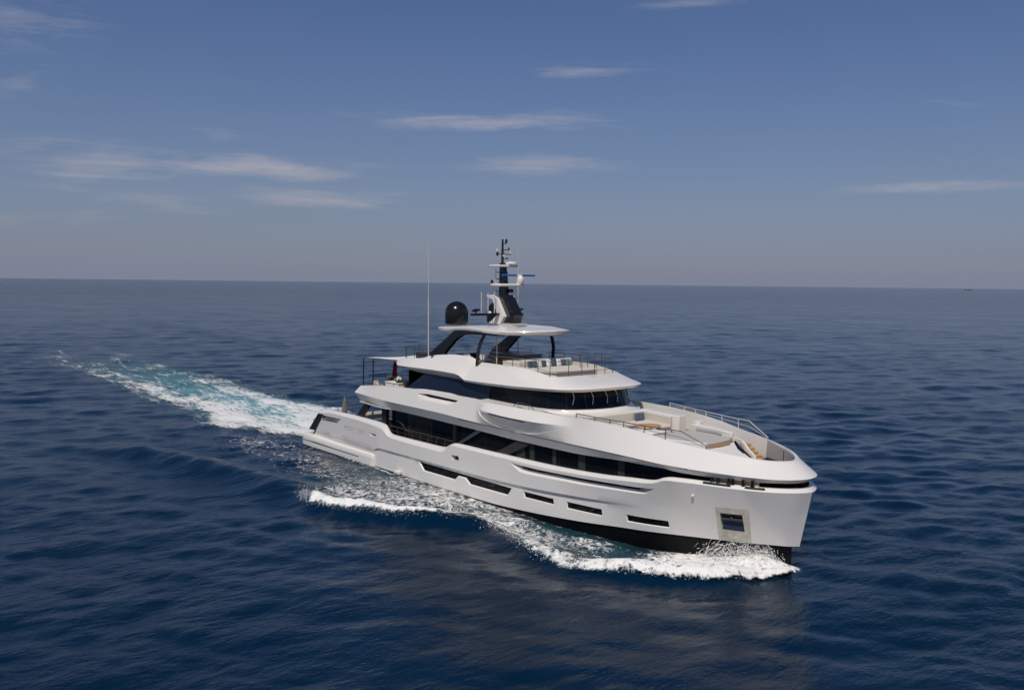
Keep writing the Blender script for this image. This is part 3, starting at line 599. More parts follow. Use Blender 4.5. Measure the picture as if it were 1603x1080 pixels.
for sp_,(fv,ff) in zip(fill_spec,fills):
    if sp_ is None: continue
    mb=MB().add(fv,ff); mb.build(sp_[0],sp_[1],yacht); MB().add([(x,-y,z) for x,y,z in fv],[q[::-1] for q in ff]).build(sp_[0],sp_[1],yacht)
# the aft bulwark opening needs a see-through: inner face only shows mooring gear
gear=MB()
for x in (4.3,4.75,5.2,5.6,6.0): gear.tube([(x,-3.75,2.52),(x,-3.75,2.9)],.07,10).lathe([(.12,0),(.13,.05),(.05,.06)],(x,-3.75,2.86),10)
gear.box(3.7,6.5,-3.95,-3.5,2.5,2.54); gear.build('mooring_gear',STEEL,yacht)
# bottom
WB=[off(HB,-.07,-.02)]; rows=[]
def bot(dy,z,shr):
    r=[]
    for u,x,y,zz in zip(HB.u,HB.x,HB.y,HB.z):
        k=float(np.interp(x,[0,30,40,46],[0,0,.35,.55]))*shr; xx=x-(float(np.interp(x,[42,46],[0,.45]))*(1 if shr>0 else 0)) ; r.append((u,xx,max(0,y-dy-k) if u<47.2 else 0,z if z is not None else zz-.01))
    return Line(r)
hb0=bot(.05,None,.12); hb1=bot(.12,0.0,.75); hb2=bot(.5,-1.1,1.3)
mb=MB().grid([lrow(hb0,us),lrow(hb1,us),lrow(hb2,us)]).mirror(); mb.build('hull_bottom',ANTI,yacht)
mb=MB().grid([lrow(HB,us),lrow(hb0,us)]).mirror(); mb.build('boot_edge',HULLW,yacht)
# swim platform with long side sponsons
mb=MB(); rows=[]
prof=lambda x:[(3.7,-.35),(4.22,-.12),(4.36,.12),(4.36,.48-.0*x),(4.33,.50),(4.33,.53),(4.36,.55),(4.36,.80),(4.30,.93),(4.20,.99),(3.98,1.02)]
def spz(x,z): return z+ (0.10*(1-min(x,6)/6) if z>.3 else 0)
for x,ins in ((.15,.35),(.35,.06),(.7,0),(3,0),(6,0),(9,0),(11.6,0),(11.95,.03),(12.15,.12)):
    rows.append([(x,-(y-ins),spz(x,z)-(.14 if x<.3 and z>.3 else 0)-(.05 if x>12.1 and z>.3 else 0)) for y,z in prof(x)])
mb.grid(rows); mb.add(rows[0],[tuple(range(len(rows[0])))]); mb.add(rows[-1],[tuple(range(len(rows[-1])))[::-1]]); mb.mirror()
mb.box(.18,1.6,-3.7,3.7,.25,1.0); mb.build('swim_platform',WHITE,yacht,sharp=25)
MB().box(.3,2.3,-3.6,3.6,1.0,1.03).build('swim_platform_deck',TEAK,yacht)
pair(MB().prismy([(1.18,1.46),(2.25,1.5),(3.8,3.02),(2.86,3.0)],-4.13,-3.75),'stern_quarter_post',BLACK)
MB().obox((15.7,-4.36,.26),(.62,.28,.26),(0,0,0),.05).build('side_fender_block',WHITE,yacht)
for x0,pts in ((0,[(7.45,2.42),(7.55,2.53),(7.96,2.58),(8.96,2.585),(8.96,2.57),(7.97,2.56),(7.6,2.51),(7.5,2.42)]),(0,[(9.48,2.575),(10.62,2.55),(10.62,2.535),(9.48,2.56)]),(0,[(7.55,2.355),(8.94,2.385),(8.94,2.37),(7.55,2.34)]),(0,[(9.66,2.35),(10.61,2.35),(10.61,2.335),(9.66,2.335)])):
    strip(hullsk,pts,.006).build('hull_vent_slot',DARKM,yacht)
MB().add([(.6,-4.372,.50),(9.9,-4.372,.50),(10.0,-4.372,.535),(.6,-4.372,.56),(.6,-4.32,.50),(9.9,-4.32,.50),(10.0,-4.32,.535),(.6,-4.32,.56)],[(0,1,2,3),(7,6,5,4),(0,4,5,1),(1,5,6,2),(2,6,7,3),(3,7,4,0)]).build('sponson_groove',BLACK,yacht,smooth=False)
# anchor pocket plate (steel frame) and anchor
APL=[(42.83,3.0),(44.34,3.04),(44.05,1.19),(42.58,1.17)]
def ring(sk,outer,inner,out=.012,thick=.05):
    o1,i1=densify2(outer,inner,.15);n=len(o1);A=[sk.at(x,z,out) for x,z in o1];B=[sk.at(x,z,out) for x,z in i1]
    A2=[(a[0],a[1]+thick,a[2]) for a in A];B2=[(b[0],b[1]+thick+.2,b[2]) for b in B]
    return MB().add(A+B+A2+B2,[(i,(i+1)%n,n+(i+1)%n,n+i) for i in range(n)]+[((i+1)%n,i,2*n+i,2*n+(i+1)%n) for i in range(n)]+[(n+i,n+(i+1)%n,3*n+(i+1)%n,3*n+i) for i in range(n)])
anp=ring(hullsk,APL,ANC).build('anchor_pocket',PLATE,yacht)
ay=-2.0
mb=MB().bar([hullsk.at(42.95,2.40,-.06),hullsk.at(43.45,2.41,-.06),hullsk.at(43.98,2.42,-.06)],.08,.12).lathe([(.03,-.05),(.09,-.02),(.09,.05),(.03,.1)],hullsk.at(43.45,2.45,-.04),8); mb.build('anchor',STEEL,anp)
mb=MB().bar([hullsk.at(42.93,2.05,-.1),hullsk.at(43.94,2.05,-.1)],.03,.42); mb.build('anchor_fluke',mat('fluke_blue_black',(.02,.03,.06),.3),anp)
mb=MB().lathe([(.03,-.07),(.075,-.02),(.08,.05),(.04,.09)],hullsk.at(41.88,3.44,.05),12); mb.build('side_light',WHITE,yacht)
# ---- decks and inner walls of the main deck
def outline(line,u0,u1,dy=0,n=60): 
    P=line.at(np.linspace(u0,u1,n)); return [(p[0],max(p[1]+dy,0)) for p in P]
def deck(line,u0,u1,dy,z0,z1,n=60,x0=None):
    a=outline(line,u0,u1,dy,n); a=[p for i,p in enumerate(a) if i==0 or math.hypot(p[0]-a[i-1][0],p[1]-a[i-1][1])>.02]
    if a[-1][1]<.02: a[-1]=(a[-1][0],0); poly=[(x,-y) for x,y in a]+[(x,y) for x,y in a[-2::-1]]
    else: poly=[(x,-y) for x,y in a]+[(x,y) for x,y in a[::-1]]
    return MB().prism(poly,z0,z1)
deck(HT3,0,22.4,.02,2.2,2.32).build('main_deck',TEAKD,yacht,smooth=False)
deck(HT3,22.4,43,-.85,2.9,3.2).build('foredeck_below',FADED,yacht,smooth=False)
# main deck saloon: glazed side walls, one long pane of dark glass per bay
GB=Line([(22.0,22.0,3.72,3.1),(26,26,3.76,3.12),(34,34,3.76,3.2),(38.5,38.4,3.5,3.3),(40.5,40.2,3.25,3.6),(42,41.6,2.85,3.6),(43.4,42.9,2.4,3.6)])
GT=Line([(22.0,22.0,3.70,4.72),(26,26,3.72,4.66),(34,34,3.74,4.66),(38.5,38.4,3.48,4.8),(40.5,40.2,3.22,4.8),(42,41.6,2.82,4.7),(43.4,42.9,2.38,4.7)])
gsk=Skin([GB,GT],22,43.4)
bays=[22,25.4,28.2,30.2,32.4,34.6,36.8,38.8,43.4]
for a,b in zip(bays[:-1],bays[1:]):
    uu=np.linspace(a+.012,b-.012,10); mb=MB().grid([lrow(GB,uu),lrow(GT,uu)]); mb.build('saloon_window',GLASS,yacht)
uu=np.linspace(22,43.4,60); MB().grid([lrow(GB,uu,1),lrow(GT,uu,1)]).build('saloon_window',GLASS,yacht)
for u in bays[1:-1]:
    mb=MB(); a=GB.at(np.array([u]))[0];b=GT.at(np.array([u]))[0]; mb.box(a[0]-.03,a[0]+.03,-a[1]-.012,-a[1]+.05,a[2],b[2]); mb.build('window_mullion',BLACK,yacht,smooth=False)
for x0,x1 in ((28.45,29.3),(29.75,30.15),(31.8,32.15),(34.0,34.55),(36.95,37.45)):   # blinds behind the side windows
    P0=[gsk.at(x0,3.24,.004),gsk.at(x1,3.24,.004),gsk.at(x1-.06,4.62,.004),gsk.at(x0-.02,4.62,.004)]
    MB().add(P0+[(p[0],p[1]+.02,p[2]) for p in P0],[(0,1,2,3),(7,6,5,4),(0,4,5,1),(1,5,6,2),(2,6,7,3),(3,7,4,0)]).build('window_blind',CURT,yacht,smooth=False)
# raked structural struts outside the glass
for (xb,xt,wd,y_) in ((22.5,24.9,.42,3.98),(26.55,29.2,1.25,3.96)):
    MB().prismy([(xb,3.34),(xb+wd,3.36),(xt+wd+.1,4.62),(xt,4.62)],-y_,-y_+.16) if 0 else None; pair(MB().prismy([(xb,3.34),(xb+wd,3.36),(xt+wd+.1,4.62),(xt,4.62)],-y_,-y_+.16),'raked_strut',mat('strut_grey',(.03,.03,.026),.5,var=.5,bscale=2.5) if wd>1 else mat('strut_smooth',(.045,.05,.055),.35))
mb=MB()   # ledge slats below the windows
for k in range(4): mb.grid([[(x,-(4.08-.07*k),float(np.interp(x,[22.6,31.5,38.3],[3.33,3.40,3.74]))-.02*k) for x in np.linspace(22.7,39.3,40)],[(x,-(4.05-.07*k),float(np.interp(x,[22.6,31.5,38.3],[3.33,3.40,3.74]))-.02*k) for x in np.linspace(22.7,39.3,40)]])
mb.build('side_ledge_slats',mat('slat_grey',(.22,.21,.2),.5),yacht,smooth=False)
# recessed aft part of the house with side deck
mb=MB().box(13.2,22.0,-3.28,3.28,2.3,4.7); mb.build('saloon_aft_wall',BLACK,yacht,smooth=False)
for a,b in ((13.4,15.3),(18.6,21.9)): MB().box(a,b,-3.30,-3.284,2.45,4.55).build('saloon_door_glass',GLASS,yacht,smooth=False)
mb=MB()
for k in range(14): mb.obox((17.0,-3.31,2.55+k*.14),(2.6,.03,.05),(.5,0,0))
mb.build('louvre_panel',DARKM,yacht,smooth=False)
pair(MB().box(22.0,22.3,-3.95,-3.2,3.1,4.62),'saloon_corner_panel',BLACK)
# pillars of the aft deck
MB().prismy([(8.5,3.38),(9.42,3.45),(10.75,4.72),(10.0,4.75)],-3.72,-3.5) and None; pair(MB().prismy([(8.5,3.38),(9.42,3.45),(10.75,4.72),(10.0,4.75)],-3.72,-3.5),'aft_pillar',BLACK)
pair(MB().prismy([(12.5,2.3),(13.0,2.3),(13.08,4.72),(12.42,4.72)],-3.72,-3.45),'aft_pillar',BLACK)
# mooring bay in the bow
uu=np.linspace(43.4,47.3,40); inn=off(HT3,-.55,0)
mb=MB().grid([[ (p[0]-.35*max(0,(u-45)/2.3),p[1],3.55) for u,p in zip(uu,lrow(inn,uu))],[(p[0]-.35*max(0,(u-45)/2.3),p[1],4.7) for u,p in zip(uu,lrow(inn,uu))]]).mirror(); mb.build('mooring_bay_wall',BLACK,yacht)
MB().box(42.4,43.9,-1.9,-1.0,3.9,3.95).build('mooring_bay_deck',TEAK,yacht,smooth=False)
MB().add([(42.6,-2.75,4.2),(44.75,-1.95,4.2),(44.75,-1.95,4.62),(42.6,-2.75,4.62),(42.6,-2.65,4.2),(44.75,-1.85,4.2),(44.75,-1.85,4.62),(42.6,-2.65,4.62)],[(0,1,2,3),(7,6,5,4),(0,4,5,1),(1,5,6,2),(2,6,7,3),(3,7,4,0)]).build('mooring_bay_panel',mat('teak_panel_brightened',(.62,.42,.22),.5,var=.2,bscale=3),yacht,smooth=False)  # teak colour raised to stand in for light reaching into the dark bay
for x,y in ((42.75,-2.95),(43.05,-2.85),(43.55,-2.68),(43.75,-2.6),(44.2,-2.4),(44.6,-2.2)):
    mb=MB().tube([(x,y,4.1),(x,y,4.56)],.065,10).lathe([(.11,0),(.12,.04),(.06,.05)],(x,y,4.3),10); mb.build('mooring_bollard',BLACK,yacht)
for u0_,u1_ in ((42.6,43.9),(44.6,45.6)):
    mb=MB(); a=lrow(HT2,np.linspace(u0_,u1_,6)); mb.bar([(p[0],p[1]-.10,p[2]-.03) for p in a],.16,.05); mb.build('fairlead_plate',STEEL,yacht,smooth=False)
# ---- upper deck: wide overhanging fascia and sloping bulwark
O3=Line([(a,b-(0 if a<45 else .1),max(c-.13,0) if a<47.25 else 0,d+.015) for a,b,c,d in zip(O2.u,O2.x,O2.y,O2.z)])
def udz(u): return float(np.interp(u,[8,39.5,42,48],[5.35,5.35,4.75,4.7]))
O4=Line([(a,b-(0 if a<45 else .12),max(c-.20,0) if a<47.25 else 0,udz(a)) for a,b,c,d in zip(O2.u,O2.x,O2.y,O2.z)])
fsk=Skin([O0,O1,OM,O2],9,47.3)
SCP=[(24.89,6.13),(25.10,6.03),(25.6,5.66),(26.4,5.34),(27.4,5.15),(28.6,5.07),(29.59,5.055),(30.5,5.10),(31.33,5.24),(32.33,5.52),(33.2,5.86),(33.62,5.98),(32.4,5.955),(29.2,5.94),(26.2,6.02)]
def scdep(x,z):
    e2=1-max(0,min(1,(x-28.5)/4.6)); t=np.clip((6.0-z)/.5,0,1)
    return .004+.13*t*e2
SLB=[(17.81,6.20),(18.43,5.87),(21.65,5.82),(22.31,5.99),(22.75,6.24),(19.14,6.30)]
SLI2=[(18.35,6.22),(19.1,6.07),(22.0,6.05),(22.36,6.09),(22.60,6.23),(19.14,6.27)]
fm,ff_=skin_mesh(fsk,.3,4,[dict(poly=SCP,depth=scdep,step=.16),dict(poly=SLB,inner=SLI2,depth=.16)])
fm.add(*ff_[0])
uu=np.linspace(9,47.3,170)
for a,b in ((O2,O3),(O3,O4)): fm.grid([lrow(a,uu),lrow(b,uu)])
fm.mirror()
ends=[l.at(np.array([9.0]))[0] for l in (O0,O1,O2,O3)]
fm.grid([[(p[0],-p[1],p[2]) for p in ends],[(p[0],p[1],p[2]) for p in ends]])
fm.grid([[(ends[3][0],-ends[3][1],ends[3][2]),(ends[3][0],-ends[3][1],5.35)],[(ends[3][0],ends[3][1],ends[3][2]),(ends[3][0],ends[3][1],5.35)]])
fm.build('upper_deck_bulwark',WHITE,yacht,sharp=22)
MB().add(*ff_[1]).build('bulwark_slit',FADED,yacht)
for poly in ([(23.03,5.075),(23.5,5.075),(29.0,5.055),(29.0,5.025),(26,5.025),(23.6,5.03),(23.08,5.02)],[(29.54,5.045),(33.6,5.02),(36.9,4.985),(36.9,4.955),(33.6,4.99),(30.1,5.01),(29.6,5.01)],[(36.9,4.985),(39.9,4.905),(41.75,4.845),(41.75,4.79),(41.6,4.79),(41.6,4.825),(39.9,4.875),(36.9,4.955)]):
    strip(fsk,poly,.008).build('fascia_slot',DARKM,yacht)
strip(fsk,[(26.75,5.945),(27.12,5.935),(30.33,5.865),(30.39,5.81),(30.13,5.79),(27.0,5.885)],-.015,.03).build('fascia_slot',DARKM,yacht)
deck(O0,9,47.3,-.02,4.62,4.74).build('upper_deck_underside',HULLW,yacht,smooth=False)
deck(O4,9,40.2,.0,5.25,5.36).build('upper_deck',TEAKD,yacht,smooth=False)
deck(O4,40.2,47.3,.0,4.6,4.74).build('bow_well_deck',DECKW,yacht,smooth=False)
# ---- upper deck house
ag0=Line([(15.9,15.9,3.86,6.30),(17,17,3.86,6.45),(19,19,3.86,6.58),(21.5,21.5,3.86,6.60),(23.5,23.5,3.8,6.47),(24.4,24.4,3.7,6.47),(25.4,25.4,3.56,6.62)])
ag1=Line([(15.9,17.95,3.50,7.62),(17,18.6,3.5,7.62),(19,20.0,3.5,7.6),(21.5,22,3.5,7.58),(23.5,23.6,3.48,7.56),(24.4,24.5,3.44,7.56),(25.4,25.4,3.4,7.56)])
for a,b in ((15.9,18.35),(18.35,22.3),(22.3,25.4)):
    uu=np.linspace(a+.01,b-.01,14); MB().grid([lrow(ag0,uu),lrow(ag1,uu)]).build('aft_lounge_window',GLASS2,yacht)
uu=np.linspace(15.9,25.4,40); MB().grid([lrow(ag0,uu,1),lrow(ag1,uu,1)]).build('aft_lounge_window',GLASS2,yacht)
MB().box(15.5,15.6,-3.3,3.3,5.36,7.6).build('lounge_door',GLASS,yacht,smooth=False)
wb=Line([(25.4,25.4,3.48,6.58),(28.5,28.5,3.62,6.58),(30.2,30.2,3.5,6.58),(31,31.1,3.25,6.58),(31.6,31.75,2.75,6.58),(32.1,32.3,1.9,6.58),(32.6,32.65,.95,6.58),(33,32.8,0,6.58)])
wt=Line([(25.4,25.4,3.40,7.62),(28.5,28.5,3.5,7.62),(30.2,30.2,3.3,7.62),(31,30.9,3.05,7.62),(31.6,31.5,2.6,7.62),(32.1,31.95,1.8,7.62),(32.6,32.2,.9,7.62),(33,32.3,0,7.62)])
pan=[25.4,27.6,29.4,30.75,31.65,32.25,33.0]
for sgn in (-1,1):
    for a,b in zip(pan[:-1],pan[1:]):
        uu=np.linspace(a+(.012 if a>26 else 0),b-.012,12); mb=MB().grid([lrow(wb,uu,sgn),lrow(wt,uu,sgn)]); mb.build('wheelhouse_window',GLASS,yacht)
for sgn in (-1,1):
    for u in pan[1:(None if sgn<0 else -1)]:
        mb=MB()
        a=lrow(wb,[u],sgn)[0];b=lrow(wt,[u],sgn)[0]; mb.tube([a,b],.035,6); mb.build('wheelhouse_mullion',BLACK,yacht)
for yy in (-2.35,-1.2,-.15,.85,2.45):    # windscreen wipers folded down from the brow
    u=float(np.interp(abs(yy),[0,.95,1.9,2.75],[33,32.6,32.1,31.6])); s_=-1 if yy<0 else 1
    a=lrow(wt,[u],s_)[0]+np.array((.10,0,0));b=lrow(wb,[u],s_)[0]+np.array((.10,0,0)); b=a+(b-a)*.72; mid=(a+b)/2+np.array((.02,.07,0))
    mb=MB().bar([a,mid],.05,.02,(1,0,0)).bar([mid,b+np.array((0,-.1,0))],.06,.02,(1,0,0)); mb.build('windscreen_wiper',SILV,yacht,smooth=False)
uu=np.linspace(25.4,33,60); wall=MB()
sill=Line([(a,b+(.12 if a>31 else 0),c+(.14 if a<33 else 0),d-.01) for a,b,c,d in zip(wb.u,wb.x,wb.y,wb.z)])
for l0,l1 in ((wb,sill),):
    wall.grid([lrow(l0,uu),lrow(l1,uu)])
low=Line([(a,b,c,5.36) for a,b,c,d in zip(sill.u,sill.x,sill.y,sill.z)]); wall.grid([lrow(sill,uu),lrow(low,uu)])
uu=np.linspace(15.9,25.4,30); aglow=Line([(a,b,c,5.36) for a,b,c,d in zip(ag0.u,ag0.x,ag0.y,ag0.z)]); wall.grid([lrow(ag0,uu),lrow(aglow,uu)])
wall.mirror(); wall.build('deckhouse_wall',WHITE,yacht,sharp=30)
# sloping coachroof between wheelhouse and bow lounge
cr=MB(); N1=24; rows=[]
for t in np.linspace(0,1,5):
    P0=lrow(sill,np.linspace(29.6,33,N1)); row=[]
    for k,p in enumerate(P0):
        f=k/(N1-1); tx=33.9-.0*f; ty=-2.85*(1-f)**.8; 
        T=np.array([31.2+(33.3-31.2)*min(1,f*1.9)**.8,-3.35+ (3.35)*max(0,(f-.18)/.82)**1.0,6.36]); row.append(p*(1-t)+T*t-np.array([0,0,.05*math.sin(t*math.pi)]))
    rows.append(row)
cr.grid(rows); cr.grid([rows[-1],[(p[0],p[1],5.36) for p in rows[-1]]]); cr.mirror(); cr.build('coachroof',WHITE,yacht,sharp=35)
# ---- bow lounge
def bpoly(pts,z0,z1,name,ma,par=yacht,mir=False,bev=0):
    mb=MB().prism(pts,z0,z1)
    if mir: mb.mirror()
    o=mb.build(name,ma,par,smooth=bool(bev),sharp=50)
    if bev:
        md=o.modifiers.new('bevel','BEVEL'); md.width=bev; md.segments=3; md.limit_method='ANGLE'; md.angle_limit=math.radians(40)
    return o
sofa=empty('bow_sofa',(0,0,0)); sofa.parent=yacht
bpoly([(32.9,-2.95),(33.35,-2.95),(33.35,2.4),(35.95,2.0),(36.35,2.1),(36.35,2.75),(33.2,3.1),(32.9,3.1)],5.36,6.36,'surround',WHITE,sofa,bev=.04)
bpoly([(33.30,-2.6),(33.55,-2.6),(33.55,2.22),(33.30,2.45)],5.75,6.30,'backrest',FAB,sofa,bev=.05)
bpoly([(33.56,2.12),(35.93,1.78),(35.93,2.0),(33.56,2.38)],5.75,6.28,'backrest',FAB,sofa,bev=.05)
bpoly([(33.5,-2.6),(34.45,-2.6),(34.45,1.2),(36.0,1.05),(36.0,1.8),(33.5,2.2)],5.36,5.62,'seat_base',DECKW,sofa)
bpoly([(33.5,-2.6),(34.5,-2.6),(34.5,1.2),(36.05,1.0),(36.05,1.82),(33.5,2.2)],5.62,5.80,'seat_cushion',FAB,sofa,bev=.05)
# starboard coaming and forward sunpad deck
bpoly([(35.3,-2.75),(37.4,-2.55),(40.0,-2.2),(41.3,-1.7),(41.3,-1.45),(40.0,-1.9),(37.4,-2.2),(35.3,-2.4)],5.0,5.86,'starboard_coaming',WHITE,yacht,bev=.05)
bpoly([(37.2,2.75),(37.2,2.1),(39.2,1.95),(40.4,1.66),(40.4,1.95),(39.0,2.5)],5.0,5.98,'port_coaming',WHITE,yacht,bev=.06)
pad=[(37.5,-1.95),(39.6,-1.9),(40.6,-1.6),(40.85,-1.25),(40.9,0),(40.85,.9),(40.5,1.6),(39.6,2.0),(37.8,2.05),(37.5,1.7)]
bpoly([(x*.985+.55,y*.97) for x,y in pad],4.9,5.50,'sunpad_base',WHITE,yacht)
bpoly([(x*.99+.47,y*.985) for x,y in pad],5.46,5.60,'sunpad_teak_edge',TEAK,yacht)
bpoly(pad,5.58,5.73,'sunpad_cushion',FABG,yacht,bev=.05)
bpoly([(37.9,1.7),(39.4,1.62),(39.9,1.35),(39.85,1.55),(39.4,1.85),(37.9,1.93)],5.73,5.95,'sunpad_headrest',FABG,yacht,bev=.06)
fr=MB(); A=[(40.75,y,5.5) for y in np.linspace(-1.75,1.75,9)]; B=[(42.35-.12*(y/1.3)**2,y,4.82) for y in np.linspace(-1.22,1.22,9)]
C_=[(42.4-.12*(y/1.3)**2,y,4.7) for y in np.linspace(-1.22,1.22,9)]
fr.grid([A,B,C_]); fr.add([(40.75,-1.75,5.5),(42.23,-1.22,4.82),(42.28,-1.22,4.7),(40.75,-1.75,4.7)],[(0,1,2,3)]).add([(40.75,1.75,5.5),(42.23,1.22,4.82),(42.28,1.22,4.7),(40.75,1.75,4.7)],[(3,2,1,0)])
fr.build('coachroof_front',WHITE,yacht,sharp=30)
for s_ in (-1,1):
    q_=[(40.65,1.70,5.56),(42.1,1.24,4.90),(42.15,.95,4.87),(41.3,1.05,5.27),(40.75,1.45,5.52)]
    q_=[(x,s_*y,z) for x,y,z in q_]; mb=MB().add(q_+[(x,y,z-.05) for x,y,z in q_],[(0,1,2,3,4) if s_>0 else (4,3,2,1,0)]+[(i,(i+1)%5,5+(i+1)%5,5+i) for i in range(5)]); mb.build('skylight_pane',GLASS,yacht,smooth=False)
    mb=MB().bar([(40.3,s_*2.0,5.6),(41.0,s_*1.86,5.5),(41.6,s_*1.55,5.18),(42.15,s_*1.36,4.9),(42.2,s_*1.34,4.6)],.13,.2); mb.build('coachroof_curb',WHITE,yacht)
st_=empty('bow_stairs'); st_.parent=yacht
for k,(x,z) in enumerate(((40.75,5.36),(41.05,5.2),(41.35,5.05),(41.65,4.9),(41.95,4.78))):
    MB().box(x,x+.34,1.62 if k>1 else 1.95,2.55-.1*k,4.7,z).build('step',TEAK,st_,smooth=False)
bpoly([(37.0,2.55),(37.45,2.5),(37.45,3.0),(37.0,3.1)],5.36,6.12,'locker',WHITE,yacht,bev=.03)
uu=np.linspace(42.5,47.0,40); A_=lrow(O3,uu,1); B_=lrow(O4,uu,1); t_=np.interp(uu,[42.5,43.5,47],[.02,.10,.12])[:,None]
MB().grid([[(p[0]-.03,p[1]-.03,p[2]) for p in (A_*(1-t_)+B_*t_)],[(p[0]-.04,p[1]-.06,p[2]) for p in (A_*.1+B_*.9)]]).build('bow_recess_shade_panel',mat('recess_shade_grey',(.33,.31,.29),.5,var=.1,bscale=2),yacht)  # flat grey sheet on the white inner wall, painting in a recess's shade
MB().tube([(44.6,0.35,4.7),(44.6,.35,5.75)],.02,6).build('jackstaff',DARKM,yacht)
MB().lathe([(.16,0),(.17,.16),(.09,.2),(.09,.3),(.17,.34),(.15,.4)],(43.9,-.3,4.74),14).build('windlass',STEEL,yacht); MB().obox((44.1,.5,4.86),(.5,.25,.24),(0,0,.3),.04).build('chain_stopper',STEEL,yacht)
# ---- sundeck brow
BR=dict(
S0=[(13.3,13.95,2.9,8.02),(14.4,14.5,3.15,7.82),(17,17,3.42,7.6),(20,20,3.48,7.57),(22.1,22.1,3.48,7.55),(23.4,23.4,3.48,7.52),(25,25,3.4,7.52),(28,28,3.45,7.55),(29.7,29.6,3.3,7.58),(31,30.85,3.0,7.6),(31.8,31.5,2.55,7.62),(32.4,32.0,1.7,7.62),(32.75,32.2,.85,7.62),(33,32.28,0,7.62)],
S1=[(13.3,13.65,3.1,8.04),(14.4,14.4,3.5,7.84),(17,17,3.78,7.90),(20,20,3.86,7.93),(22.1,22.1,3.92,7.90),(22.7,22.7,3.94,7.80),(23.4,23.4,3.96,7.54),(25,25,3.96,7.53),(28,28,3.85,7.56),(29.7,29.7,3.7,7.6),(31,31.15,3.48,7.64),(31.8,32.05,3.12,7.67),(32.4,32.7,2.25,7.68),(32.75,32.95,1.1,7.69),(33,33.02,0,7.69)],
S2=[(13.3,13.55,3.1,8.09),(14.4,14.4,3.55,7.92),(17,17,3.83,7.97),(20,20,3.92,8.0),(22.1,22.1,3.98,7.98),(22.7,22.7,4.0,7.89),(23.4,23.4,4.03,7.66),(25,25,4.04,7.68),(28,28.1,3.95,7.72),(29.7,29.8,3.8,7.77),(31,31.25,3.6,7.8),(31.8,32.2,3.25,7.83),(32.4,32.9,2.35,7.86),(32.75,33.15,1.15,7.87),(33,33.22,0,7.88)],
S3=[(13.3,13.45,2.95,8.2),(14.4,14.4,3.1,8.35),(17,17,3.22,8.58),(20,20,3.28,8.60),(22.1,22.1,3.3,8.61),(22.7,22.7,3.3,8.61),(23.4,23.4,3.32,8.60),(25,25,3.36,8.60),(26.5,26.5,3.42,8.53),(28,27.95,3.5,8.36),(29.7,29.65,3.6,8.03),(31,31.15,3.54,7.88),(31.8,32.08,3.17,7.91),(32.4,32.77,2.29,7.94),(32.75,33.02,1.12,7.95),(33,33.08,0,7.96)],
S4=[(13.3,13.6,2.8,8.24),(14.4,14.5,2.88,8.40),(16.5,16.5,2.92,8.56),(17.7,17.7,2.92,8.80),(19,19,2.92,8.97),(21,21,2.92,9.10),(22.2,22.2,2.92,9.11),(23.0,22.9,2.92,8.98),(23.8,23.7,2.92,8.80),(25,25,2.92,8.79),(28,28,2.88,8.76),(29.4,29.3,2.87,8.62),(31,30.45,2.84,8.44),(31.8,30.85,2.4,8.42),(32.4,31.0,1.6,8.42),(32.75,31.08,.8,8.43),(33,31.1,0,8.43)])
SL=[Line(BR[k]) for k in ('S0','S1','S2','S3','S4')]
S5=Line([(a,b-(.12 if a>31 else .0),max(c-.12,0) if a<33 else 0,d) for a,b,c,d in zip(SL[4].u,SL[4].x,SL[4].y,SL[4].z)])
S6=Line([(a,b,c,8.12) for a,b,c,d in zip(S5.u,S5.x,S5.y,S5.z)])
sdk=Skin(SL,13.3,33); mb,_=skin_mesh(sdk,.15,3); uu=np.linspace(13.3,33,130)
for a,b in ((SL[4],S5),(S5,S6)): mb.grid([lrow(a,uu),lrow(b,uu)])
mb.mirror(); e=[l.at(np.array([13.3]))[0] for l in SL+[S5]]; mb.grid([[(p[0],-p[1],p[2]) for p in e],[(p[0],p[1],p[2]) for p in e]])
mb.build('sundeck_brow',WHITE,yacht,sharp=20)
deck(S5,13.3,33,.02,7.63,8.14).build('sundeck',TEAKD,yacht,smooth=False)
MB().tube([(18.2,-3.05,8.78),(18.25,-3.12,8.92)],.09,10).lathe([(.13,0),(.13,.06),(.04,.09)],(18.22,-3.12,8.86),12).build('deck_lamp',BLACK,yacht)
# ---- hardtop with its arches
HTx=[(0,17.55,0),(1,17.6,1.2),(2,17.85,2.2),(3,18.5,2.75),(4,19.6,2.98),(5,22,2.98),(6,24.2,2.92),(7,25.6,2.72),(8,26.5,2.3),(9,27.15,1.7),(10,27.6,.9),(11,27.85,0)]
xs_=np.array([p[1] for p in HTx]); ks=np.array([p[0] for p in HTx]); hw=np.array([p[2] for p in HTx])
kk=np.linspace(0,11,90); hx=pchip(ks,xs_,kk); hy=pchip(ks,hw,kk)
ze=np.interp(hx,[17.5,18.6,20,22,24.5,25.8,27,27.9],[10.86,10.88,10.96,11.06,10.95,10.92,10.96,11.02]); zt=np.interp(hx,[17.5,20,22,25,26.5,27.9],[10.9,11.02,11.12,11.2,11.2,11.06])
def sc(p,f,z): return [(23+(x-23)*f,-y*f,zz) for x,y,zz in zip(hx,hy,z)]
mb=MB(); z0=np.full(90,10.66)
mb.grid([sc(0,.0,z0),sc(0,.93,z0),sc(0,.985,ze-.22),sc(0,1.0,ze-.06),sc(0,.992,ze),sc(0,.95,ze+.03),sc(0,.75,(ze*.3+zt*.7)),sc(0,.4,zt),sc(0,.0,np.full(90,11.19))]); mb.mirror(); mb.build('hardtop',WHITE,yacht,sharp=40)
mb=MB().box(22.9,24.3,-.75,.55,11.16,11.3); mb.build('mast_plinth',mat('plinth_grey',(.42,.42,.42),.5),yacht,smooth=False)
